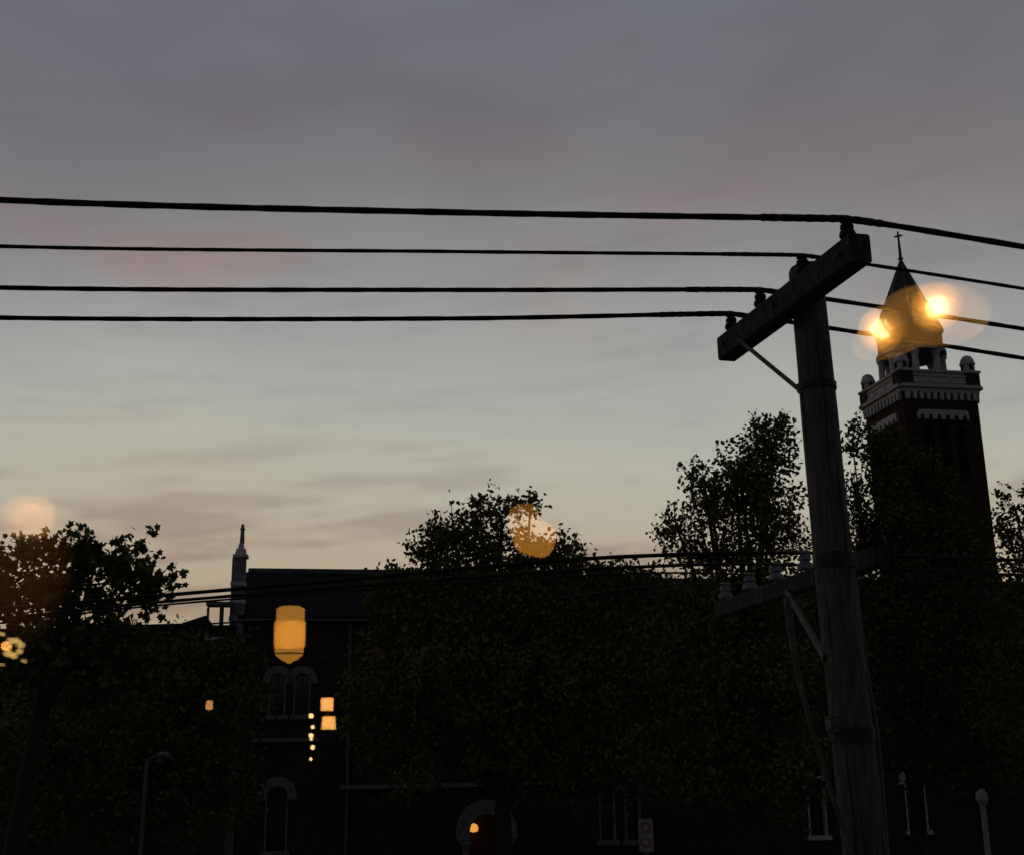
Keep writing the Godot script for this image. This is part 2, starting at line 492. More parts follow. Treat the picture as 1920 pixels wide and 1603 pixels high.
func build_church() -> void:
	church_o = at_depth(447, 1160, FACADE)
	church_o.y = 0.0
	church_n = Vector3(sin(CHURCH_TURN), 0, cos(CHURCH_TURN))
	church_x = Transform3D(Basis(Vector3.UP, CHURCH_TURN), church_o)
	var ch := thing("church", "long dark brick church with slate roof, pale stone arches and slim gable pinnacle", "church", church_o, CHURCH_TURN)
	var eave := fac(500, 1156).y
	var x_left := fac(434, 1156).x
	var x_right := fac(1130, 1100).x
	# main wall, with openings
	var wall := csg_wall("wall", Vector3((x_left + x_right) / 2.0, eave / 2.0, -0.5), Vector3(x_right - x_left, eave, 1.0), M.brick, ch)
	# upper pair of windows
	for k in [[507, 532], [553, 579]]:
		var a := fac(k[0], 1262)
		var b := fac(k[1], 1340)
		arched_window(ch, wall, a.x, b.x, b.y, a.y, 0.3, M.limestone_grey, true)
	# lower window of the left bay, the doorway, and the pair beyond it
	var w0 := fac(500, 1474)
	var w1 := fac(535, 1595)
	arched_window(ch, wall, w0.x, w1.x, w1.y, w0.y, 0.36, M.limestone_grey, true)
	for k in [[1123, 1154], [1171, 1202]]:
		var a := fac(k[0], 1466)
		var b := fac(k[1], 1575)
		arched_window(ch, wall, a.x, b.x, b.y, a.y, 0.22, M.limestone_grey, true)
	# doorway
	var d0 := fac(880, 1526)
	var d1 := fac(944, 1603)
	cut(wall, arch_poly(d0.x, d1.x, -0.2, d0.y), -0.9, 0.1)
	var mb := MB.new()
	mb.prism(arch_poly(d0.x - 0.02, d1.x + 0.02, 0.0, d0.y + 0.02), -0.9, -0.84)
	var door := part(mb, "door", M.door_wood, ch)
	mb = MB.new()
	mb.prism(arch_ring(d0.x, d1.x, d0.y, 0.55, 0.3), -0.1, 0.14)
	part(mb, "arch", M.limestone_grey, door)
	for s in [d0.x - 0.2, d1.x + 0.2]:
		mb = MB.new()
		mb.lathe([Vector2(0.0, 0.0), Vector2(0.2, 0.0), Vector2(0.2, 0.3), Vector2(0.14, 0.36), Vector2(0.13, d0.y - 1.35), Vector2(0.24, d0.y - 1.1), Vector2(0.24, d0.y - 1.02), Vector2(0.0, d0.y - 1.02)], 12, Transform3D(Basis(), Vector3(s, 0, 0.25)))
		part(mb, "column", M.limestone_grey, door)
	# string courses and eaves
	for k in [[470, 600, 1388, 0.14, 0.1], [637, 1090, 1476, 0.16, 0.16], [460, 690, 1160, 0.16, 0.3]]:
		var a := fac(k[0], k[2])
		var b := fac(k[1], k[2])
		mb = MB.new()
		mb.box(Vector3((a.x + b.x) / 2.0, a.y, k[4] / 2.0), Vector3(b.x - a.x, k[3], k[4] + 0.1), 0.02)
		part(mb, "string_course", M.limestone_grey, ch)
	# downpipe
	var dp := fac(656, 1200)
	mb = MB.new()
	mb.tube([Vector3(dp.x, eave - 0.2, 0.1), Vector3(dp.x, 0.1, 0.1)], [0.07, 0.07], 8)
	part(mb, "downpipe", M.lead, ch)
	# gabled roof: eave in front, ridge behind
	var back := 4.6
	var ridge := fac(560, 1073, -back).y
	var prof := PackedVector2Array([Vector2(0.35, eave), Vector2(-back, ridge), Vector2(-2.0 * back - 0.35, eave), Vector2(-2.0 * back - 0.35, eave - 0.12), Vector2(0.35, eave - 0.12)])
	var turn := Transform3D(Basis(Vector3(0, 0, 1), Vector3(0, 1, 0), Vector3(-1, 0, 0)), Vector3.ZERO)
	mb = MB.new()
	mb.prism(prof, -x_right - 0.2, -x_left - 0.25, turn)
	var roof := part(mb, "roof", M.slate, ch)
	mb = MB.new()
	mb.box(Vector3((x_left + x_right) / 2.0 + 0.2, ridge + 0.06, -back), Vector3(x_right - x_left - 0.3, 0.2, 0.26), 0.03)
	part(mb, "ridge_cap", M.lead, roof)
	# small finial on the ridge
	var rf := fac(742, 1068, -back)
	mb = MB.new()
	mb.lathe([Vector2(0.28, ridge), Vector2(0.28, ridge + 0.14), Vector2(0.1, ridge + 0.22), Vector2(0.07, ridge + 0.4), Vector2(0.0, ridge + 0.46)], 8, Transform3D(Basis(), Vector3(rf.x, 0, -back)))
	part(mb, "ridge_finial", M.lead, roof)
	# gable end and rear wall
	mb = MB.new()
	mb.prism(PackedVector2Array([Vector2(-1.0, 0), Vector2(-1.0, eave), Vector2(-back, ridge - 0.05), Vector2(-2.0 * back, eave), Vector2(-2.0 * back, 0)]), -x_left - 0.25, -x_left, turn)
	part(mb, "gable_wall", M.brick, ch)
	mb = MB.new()
	mb.box(Vector3((x_left + x_right) / 2.0, eave / 2.0, -2.0 * back + 0.2), Vector3(x_right - x_left - 0.6, eave - 0.2, 0.4))
	mb.box(Vector3(x_right - 0.3, eave / 2.0, -back), Vector3(0.4, eave - 0.2, 2.0 * back - 2.2))
	part(mb, "rear_wall", M.brick, ch)
	# gable pinnacle: square shaft, stepped cap and thin finial
	var pn0 := fac(432, 1110, 0.25)
	var pn1 := fac(458, 1110, 0.25)
	var cx := (pn0.x + pn1.x) / 2.0
	var hw := (pn1.x - pn0.x) / 2.0
	var y_top := fac(446, 1046, 0.0).y
	mb = MB.new()
	mb.box(Vector3(cx, y_top / 2.0, -hw + 0.25), Vector3(2.0 * hw, y_top, 2.0 * hw), 0.03)
	var pin := part(mb, "pinnacle", M.limestone_grey, ch)
	mb = MB.new()
	var pos := Transform3D(Basis(Vector3.UP, PI / 4.0), Vector3(cx + 0.05, 0, -hw + 0.25))
	var q := hw * 1.414
	var sx := Transform3D(Basis(), Vector3.ZERO)
	mb.lathe([Vector2(0.0, y_top), Vector2(q * 1.12, y_top), Vector2(q * 1.12, y_top + 0.1), Vector2(q * 0.8, y_top + 0.16), Vector2(q * 0.72, y_top + 0.34), Vector2(q * 0.45, y_top + 0.42), Vector2(q * 0.3, y_top + 0.62), Vector2(0.0, y_top + 0.66)], 4, pos * sx)
	part(mb, "cap", M.limestone, pin)
	mb = MB.new()
	mb.lathe([Vector2(0.1, y_top + 0.6), Vector2(0.075, y_top + 1.15), Vector2(0.12, y_top + 1.2), Vector2(0.07, y_top + 1.26), Vector2(0.06, y_top + 1.4), Vector2(0.0, y_top + 1.42)], 8, Transform3D(Basis(), Vector3(cx + 0.07, 0, -hw + 0.25)))
	part(mb, "finial", M.limestone_grey, pin)
	for yy in [1095, 1128, 1160]:
		var f1 := fac(446, yy)
		mb = MB.new()
		mb.box(Vector3(cx, f1.y, -hw + 0.25), Vector3(2.0 * hw + 0.06, 0.16, 2.0 * hw + 0.06))
		part(mb, "stone_band", M.limestone, pin)

	# lower aisle running on to the tower, behind the trees
	var ai := thing("church_aisle", "low brick aisle with pale window arches joining church and bell tower", "church", church_o, CHURCH_TURN)
	var ax0 := x_right + 0.02
	var ax1 := fac(2080, 1200).x
	var ay := fac(1500, 1130).y
	var aw := csg_wall("wall", Vector3((ax0 + ax1) / 2.0, ay / 2.0, -0.9), Vector3(ax1 - ax0, ay, 1.0), M.brick, ai)
	for k in [[1512, 1552, 1458, 1566], [1694, 1741, 1446, 1556]]:
		var a := fac(k[0], k[2], -0.4)
		var b := fac(k[1], k[3], -0.4)
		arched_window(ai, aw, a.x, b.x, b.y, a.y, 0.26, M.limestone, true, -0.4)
	mb = MB.new()
	mb.prism(PackedVector2Array([Vector2(-0.15, ay), Vector2(-4.0, ay + 1.6), Vector2(-4.0, ay - 0.1), Vector2(-0.15, ay - 0.1)]), -ax1, -ax0 - 0.05, turn)
	part(mb, "roof", M.slate, ai)

# ---------------------------------------------------------------- bell tower
func build_tower() -> void:
	# near corner of the parapet; the tower is square and stands parallel to the church front
	var u := Vector3(cos(CHURCH_TURN), 0, -sin(CHURCH_TURN))
	var nrm := church_n
	var depth := 57.0
	var corner := at_depth(1686, 694, depth)
	var far_r := at_plane(1837, 700, corner, nrm)
	var wp := (far_r - corner).dot(u)                 # width across the parapet
	var top := corner.y
	var ctr := corner + u * wp / 2.0 - nrm * wp / 2.0
	ctr.y = 0.0
	var tw := thing("bell_tower", "square dark brick bell tower with white parapet, columned belfry and pointed spire", "tower", ctr, CHURCH_TURN)
	var hp := wp / 2.0
	var hs := hp * 0.925                               # half width of the shaft
	var px := wp / 153.0                               # about one photograph pixel, in metres, at the tower
	var band := 30.0 * px
	var shaft_top := top - 44.0 * px
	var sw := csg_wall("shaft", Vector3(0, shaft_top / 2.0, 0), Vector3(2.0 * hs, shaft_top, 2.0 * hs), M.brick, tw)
	# three tall louvred openings on each face, and the scalloped hood above them
	for side in 4:
		var rot := Transform3D(Basis(Vector3.UP, side * PI / 2.0), Vector3.ZERO)
		for k in 3:
			var cx := (k - 1) * hs * 0.42 + 0.06
			var y1 := shaft_top - 54.0 * px
			var y0 := y1 - 96.0 * px
			var hw := hs * 0.13
			cut(sw, arch_poly(cx - hw, cx + hw, y0, y1), hs - 0.45, hs + 0.1, rot)
			var mb := MB.new()
			mb.prism(arch_poly(cx - hw - 0.02, cx + hw + 0.02, y0 - 0.02, y1 + 0.02), hs - 0.43, hs - 0.4, rot)
			var win := part(mb, "louvred_opening", M.louvre, tw)
			mb = MB.new()
			for j in 8:
				mb.bar(2.0 * hw, 0.03, 0.24, rot * Transform3D(Basis(Vector3.RIGHT, 0.6), Vector3(cx, y0 + (y1 - y0 - hw) * (j + 0.5) / 8.0, hs - 0.26)))
			part(mb, "slat", M.louvre, win)
		var hood := MB.new()
		var hy := shaft_top - 34.0 * px
		var n := 6
		var ww := hs * 1.36
		var poly := PackedVector2Array([Vector2(-ww / 2.0, hy - 8.0 * px), Vector2(-ww / 2.0, hy + 5.0 * px)])
		poly.append(Vector2(-ww / 2.0 + 4.0 * px, hy + 9.0 * px))
		poly.append(Vector2(ww / 2.0 - 4.0 * px, hy + 9.0 * px))
		poly.append(Vector2(ww / 2.0, hy + 5.0 * px))
		poly.append(Vector2(ww / 2.0, hy - 8.0 * px))
		var cell := ww / n
		for j in range(n - 1, -1, -1):
			var c0 := -ww / 2.0 + (j + 0.5) * cell
			for i in 7:
				var a := PI * i / 6.0
				poly.append(Vector2(c0 + cos(a) * cell * 0.3, hy - 8.0 * px + sin(a) * 9.0 * px))
		hood.prism(poly, hs - 0.02, hs + 0.14, rot)
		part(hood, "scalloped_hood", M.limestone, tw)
		# cornice, dentil arches, parapet panel
		var mb2 := MB.new()
		mb2.box(Vector3(0, top - 27.0 * px, hp - 0.06 + 0.02), Vector3(wp - 0.1, 6.0 * px, 0.36), 0.02)
		mb2.box(Vector3(0, top - 34.0 * px, hp - 0.16), Vector3(wp - 0.3, 7.0 * px, 0.3), 0.02)
		mb2 = _turned(mb2, rot)
		part(mb2, "cornice", M.limestone, tw)
		for j in 11:
			var de := MB.new()
			var x := (j - 5) * (2.0 * hs / 11.2)
			de.prism(PackedVector2Array([Vector2(x - 0.07, shaft_top - 7.0 * px), Vector2(x + 0.07, shaft_top - 7.0 * px), Vector2(x + 0.12, shaft_top + 7.0 * px), Vector2(x - 0.12, shaft_top + 7.0 * px)]), hs - 0.02, hs + 0.2, rot)
			part(de, "corbel", M.limestone, tw)
		var pier := hp * 0.17
		mb2 = MB.new()
		mb2.box(Vector3(0, top - 12.5 * px, hp - 0.2), Vector3(wp - 2.0 * pier - 0.02, 23.0 * px, 0.24))
		part(_turned(mb2, rot), "parapet_panel", M.limestone, tw)
		for j in 3:
			mb2 = MB.new()
			var x := (j - 1) * (wp - 2.0 * pier) / 3.1
			for yy in [-7.0, -18.5]:
				mb2.box(Vector3(x, top + yy * px, hp - 0.06), Vector3((wp - 2.0 * pier) / 3.5, 0.07, 0.06))
			for xx in [-1.0, 1.0]:
				mb2.box(Vector3(x + xx * (wp - 2.0 * pier) / 7.0, top - 12.75 * px, hp - 0.06), Vector3(0.07, 11.5 * px - 0.08, 0.06))
			part(_turned(mb2, rot), "panel_moulding", M.limestone, tw)
		mb2 = MB.new()
		mb2.box(Vector3(0, top + 1.2 * px, hp - 0.17), Vector3(wp - 2.0 * pier - 0.02, 4.0 * px, 0.38), 0.02)
		part(_turned(mb2, rot), "coping", M.limestone, tw)
		# corner pier of brick with its domed turret
		mb2 = MB.new()
		var cp := rot * Vector3(hp - pier, 0, hp - pier)
		mb2.box(Vector3(cp.x, top - 12.0 * px, cp.z), Vector3(2.0 * pier, 25.0 * px, 2.0 * pier))
		part(mb2, "corner_pier", M.brick_light, tw)
		mb2 = MB.new()
		mb2.box(Vector3(cp.x, top + 2.0 * px, cp.z), Vector3(2.0 * pier + 0.12, 4.2 * px, 2.0 * pier + 0.12), 0.03)
		part(mb2, "pier_cap", M.limestone, tw)
		mb2 = MB.new()
		var rt := 11.0 * px
		var yb := top + 4.0 * px
		mb2.lathe([Vector2(rt, yb), Vector2(rt, yb + 12.0 * px), Vector2(rt * 1.22, yb + 14.0 * px), Vector2(rt * 1.22, yb + 18.0 * px), Vector2(rt * 1.05, yb + 21.0 * px), Vector2(rt * 0.98, yb + 25.0 * px), Vector2(rt * 0.75, yb + 29.0 * px), Vector2(rt * 0.4, yb + 31.5 * px), Vector2(0.0, yb + 32.5 * px)], 12, Transform3D(Basis(), Vector3(cp.x, 0, cp.z)))
		var tur := part(mb2, "turret", M.limestone, tw)
		for f in 4:
			mb2 = MB.new()
			mb2.prism(arch_poly(-3.0 * px, 3.0 * px, yb + 3.0 * px, yb + 14.0 * px, 8), rt * 0.9, rt * 1.0 + 0.03, Transform3D(Basis(Vector3.UP, f * PI / 2.0), Vector3(cp.x, 0, cp.z)))
			part(mb2, "niche", M.brick, tur)
	# roof deck inside the parapet
	var deck := MB.new()
	deck.box(Vector3(0, top - 26.0 * px, 0), Vector3(wp - 0.7, 0.2, wp - 0.7))
	part(deck, "deck", M.lead, tw)
	# belfry: columns round the edge, entablature, conical spire
	var rb := 57.0 * px
	var lx := Transform3D(Basis(), Vector3(-7.0 * px, 0, 0))
	var yb0 := top - 24.0 * px
	var yb1 := top + 50.0 * px
	for k in 8:
		var a := TAU * (k + 0.5) / 8.0
		var cpos := Vector3(cos(a) * rb * 0.94, 0, sin(a) * rb * 0.94)
		var mb := MB.new()
		mb.lathe([Vector2(0.0, yb0), Vector2(8.0 * px, yb0), Vector2(8.0 * px, yb0 + 20.0 * px), Vector2(6.4 * px, yb0 + 24.0 * px), Vector2(5.4 * px, yb1 - 10.0 * px), Vector2(8.0 * px, yb1 - 5.0 * px), Vector2(8.0 * px, yb1 - 1.0 * px), Vector2(0.0, yb1)], 12, lx * Transform3D(Basis(), cpos))
		part(mb, "column", M.limestone, tw)
	var ent := MB.new()
	ent.lathe([Vector2(0.0, yb1 - 0.02), Vector2(rb * 1.08, yb1 - 0.02), Vector2(rb * 1.08, yb1 + 6.0 * px), Vector2(rb * 1.0, yb1 + 8.0 * px)], 24, lx)
	part(ent, "entablature", M.limestone_grey, tw)
	var drum := MB.new()
	drum.lathe([Vector2(rb * 1.0, yb1 + 7.0 * px), Vector2(rb * 1.0, yb1 + 40.0 * px), Vector2(rb * 1.05, yb1 + 43.0 * px), Vector2(rb * 1.05, yb1 + 47.0 * px)], 24, lx)
	part(drum, "drum", M.brick_light, tw)
	var apex := 0.0
	var d := ray(1687, 492)
	var k2 := (ctr - EYE); k2.y = 0
	apex = EYE.y + d.y * (k2.length() / Vector2(d.x, d.z).length())
	var sp := MB.new()
	sp.lathe([Vector2(rb * 1.09, yb1 + 46.0 * px), Vector2(rb * 1.06, yb1 + 50.0 * px), Vector2(rb * 0.04, apex), Vector2(0.0, apex + 0.02)], 8, lx * Transform3D(Basis(Vector3.UP, PI / 8.0), Vector3.ZERO))
	var spire := part(sp, "spire", M.spire_slate, tw)
	for k in 8:
		var a := TAU * k / 8.0 + PI / 8.0
		var rib := MB.new()
		rib.tube([lx * Vector3(cos(a) * rb * 1.06, yb1 + 50.0 * px, sin(a) * rb * 1.06), lx * Vector3(cos(a) * rb * 0.04, apex, sin(a) * rb * 0.04)], [0.045, 0.035], 6)
		part(rib, "rib", M.lead, spire)
	var fin := MB.new()
	var ft := apex + 60.0 * px
	fin.tube([lx * Vector3(0, apex - 0.1, 0), lx * Vector3(0, apex + 46.0 * px, 0), lx * Vector3(0, ft, 0)], [0.1, 0.06, 0.05], 8)
	fin.lathe([Vector2(0.05, apex + 2.0 * px), Vector2(0.17, apex + 5.0 * px), Vector2(0.05, apex + 8.0 * px)], 10, lx)
	var finial := part(fin, "finial", M.lead, tw)
	fin = MB.new()
	fin.bar(0.46, 0.1, 0.08, lx * Transform3D(Basis(Vector3.BACK, 0.25), Vector3(0, apex + 51.0 * px, 0)))
	part(fin, "cross_arm", M.lead, finial)

func _turned(mb: MB, xf: Transform3D) -> MB:
	for i in mb.v.size():
		mb.v[i] = xf * mb.v[i]
		mb.n[i] = xf.basis * mb.n[i]
	return mb

# ---------------------------------------------------------------- wing left of the church
func build_left_house() -> void:
	var a := at_depth(432, 1197, 46.0)
	var b := at_depth(-330, 1197, 44.0)
	var w := 0.5 * (a.x - b.x)
	var o := Vector3((a.x + b.x) / 2.0, 0, -46.0)
	var hs := thing("parish_house", "low dark brick house with pale eaves behind trees left of the church", "house", o, CHURCH_TURN)
	var eave := a.y
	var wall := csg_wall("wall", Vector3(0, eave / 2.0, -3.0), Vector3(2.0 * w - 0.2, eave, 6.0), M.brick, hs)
	for k in 3:
		arched_window(hs, wall, -w * 0.7 + k * w * 0.5, -w * 0.7 + k * w * 0.5 + 0.8, eave - 3.0, eave - 1.0, 0.16, M.limestone_grey, true)
	var mb := MB.new()
	var xs := func(px: float) -> float: return (hs.transform.affine_inverse() * at_plane(px, 1165, o, church_n)).x
	var lantern := MB.new()
	lantern.box(Vector3((xs.call(386.0) + xs.call(434.0)) / 2.0, (hs.transform.affine_inverse() * at_plane(410, 1131, o, church_n)).y, -0.4), Vector3(xs.call(434.0) - xs.call(386.0) + 0.1, 0.16, 0.7), 0.03)
	part(lantern, "belvedere_lintel", M.lead, hs)
	for k in [[387.0, 0.09], [413.0, 0.16], [432.0, 0.1]]:
		lantern = MB.new()
		lantern.box(Vector3(xs.call(k[0]), eave + 0.98, -0.4), Vector3(k[1], 0.78, 0.16))
		part(lantern, "belvedere_post", M.lead, hs)
	mb.prism(PackedVector2Array([Vector2(-w - 0.2, eave), Vector2(w + 0.0, eave), Vector2(w, eave + 0.62), Vector2(xs.call(388.0), eave + 0.62), Vector2(xs.call(386.0), eave + 1.0), Vector2(xs.call(340.0), eave + 0.68),  Vector2(-w - 0.2, eave + 0.25)]), -5.9, 0.25)
	part(mb, "roof", M.slate, hs)
	for k in [[305, 330], [385, 421]]:
		var p0 := hs.transform.affine_inverse() * at_plane(k[0], 1198, o, church_n)
		var p1 := hs.transform.affine_inverse() * at_plane(k[1], 1198, o, church_n)
		mb = MB.new()
		mb.box(Vector3((p0.x + p1.x) / 2.0, p0.y, 0.3), Vector3(p1.x - p0.x, 0.12, 0.1))
		part(mb, "eaves_board", M.limestone, hs)

# ---------------------------------------------------------------- trees
func leaf_crown(parent: Node3D, blobs: Array, leaf: float, tints: Array, m: Material, root: Vector3, trunk_top: Vector3, trunk_r: float) -> void:
	var mb := MB.new()
	var wood := MB.new()
	var lobed := leaf < 0.14                 # the large-leaved tree: lobed leaves, drawn as a fan round their middle
	var outline := [Vector2(0, 0), Vector2(0.3, 0.25), Vector2(0.62, 0.27), Vector2(1, 0), Vector2(0.62, -0.27), Vector2(0.3, -0.25)]
	if lobed: outline = [Vector2(0.38, 0), Vector2(0.12, 0.12), Vector2(0.1, 0.42), Vector2(0.36, 0.3), Vector2(0.58, 0.52), Vector2(0.68, 0.2), Vector2(1, 0), Vector2(0.68, -0.2), Vector2(0.58, -0.52), Vector2(0.36, -0.3), Vector2(0.1, -0.42), Vector2(0.12, -0.12)]
	wood.tube([root + Vector3(0, -0.1, 0), root.lerp(trunk_top, 0.12), root.lerp(trunk_top, 0.55) + Vector3(rng.randf_range(-0.15, 0.15), 0, 0), trunk_top], [trunk_r * 1.5, trunk_r * 1.05, trunk_r * 0.85, trunk_r * 0.6], 10)
	var trunk := part(wood, "trunk", M.bark, parent)
	wood = MB.new()
	for b in blobs:
		var ce: Vector3 = b.c
		var ra: Vector3 = b.r
		var low: Vector3 = root.lerp(trunk_top, rng.randf_range(0.7, 1.0))
		var mid: Vector3 = low.lerp(ce, 0.5) + Vector3(rng.randf_range(-0.3, 0.3), rng.randf_range(-0.1, 0.5), rng.randf_range(-0.3, 0.3))
		var ls := clampf(ra.x / 0.7, 0.12, 1.0)
		wood.tube([low, mid, ce], [trunk_r * 0.42 * ls, trunk_r * 0.3 * ls, trunk_r * 0.14 * ls], 6, false)
		for i in int(b.k):
			var d := Vector3(rng.randfn(), rng.randfn(), rng.randfn()).normalized()
			var q: float = pow(rng.randf(), b.get("shell", 0.36))
			var pc := ce + d * ra * q
			var tw: Vector3 = (d + Vector3(0, 0.45, 0)).normalized()
			if i % 2 == 0:
				wood.tube([ce.lerp(pc, 0.1), ce.lerp(pc, 0.55) + Vector3(0, -0.08, 0), pc + tw * leaf], [trunk_r * 0.13, trunk_r * 0.08, 0.008], 3, false)
			var cr: float = b.get("clump", 0.42) * rng.randf_range(0.6, 1.25)
			var tone := rng.randf()
			for j in int(b.m):
				var o := Vector3(clampf(rng.randfn(), -1.6, 1.6), clampf(rng.randfn(), -1.6, 1.6), clampf(rng.randfn(), -1.6, 1.6)) * cr * 0.55
				o += tw * rng.randf_range(-0.6, 1.0) * cr
				var pp := pc + o
				var ax := Vector3(rng.randfn(), rng.randfn() - 0.5, rng.randfn()).normalized()
				var sd := ax.cross(Vector3(rng.randfn(), rng.randfn(), rng.randfn())).normalized()
				var nn := ax.cross(sd)
				var s := leaf * rng.randf_range(0.65, 1.3)
				var base := mb.v.size()
				for w in outline: mb.v.append(pp + ax * (s * w.x) + sd * (s * w.y) + nn * (s * 0.12 * absf(w.y)))
				var col: Color = (tints[0] as Color).lerp(tints[1], clampf(tone * 0.6 + rng.randf() * 0.5, 0.0, 1.0))
				if rng.randf() < b.get("brown", 0.05): col = tints[2]
				var nv := outline.size()
				for q2 in nv:
					mb.n.append(nn); mb.c.append(col)
				for q2 in range(1, nv - 1):
					mb.idx.append(base); mb.idx.append(base + q2); mb.idx.append(base + q2 + 1)
				if lobed:
					mb.idx.append(base); mb.idx.append(base + nv - 1); mb.idx.append(base + 1)
	part(wood, "branch", M.bark, trunk)
	var o2 := part(mb, "crown", m, parent)
	o2.set_meta("kind", "stuff")

# blobs given as [px, py, rx px, ry px, clumps, leaves, extra] at a depth
func tree(called: String, label: String, depth: float, foot_px: float, blobs: Array, leaf: float, tints: Array, m: Material, group: String, trunk_r := 0.22) -> void:
	var foot := at_depth(foot_px, 1392, depth)
	foot.y = 0.0
	var t := thing(called, label, "tree", foot, 0.0, group)
	var list := []
	var s := depth / F
	var mean := Vector3.ZERO
	var lowest := 1e9
	for b in blobs:
		var ex: Dictionary = b[6] if b.size() > 6 else {}
		var c := at_depth(b[0], b[1], depth + ex.get("dz", 0.0)) - foot
		var rr := Vector3(b[2] * s, b[3] * s, minf(b[2], b[3]) * s * ex.get("thick", 1.0))
		list.append({"c": c, "r": rr, "k": b[4], "m": b[5]}.merged(ex))
		mean += c
		lowest = minf(lowest, c.y - rr.y)
	mean /= blobs.size()
	var top := Vector3(mean.x * 0.5, clampf(lowest + 1.0, 1.8, mean.y), mean.z * 0.5)
	leaf_crown(t, list, leaf, tints, m, Vector3.ZERO, top, trunk_r)

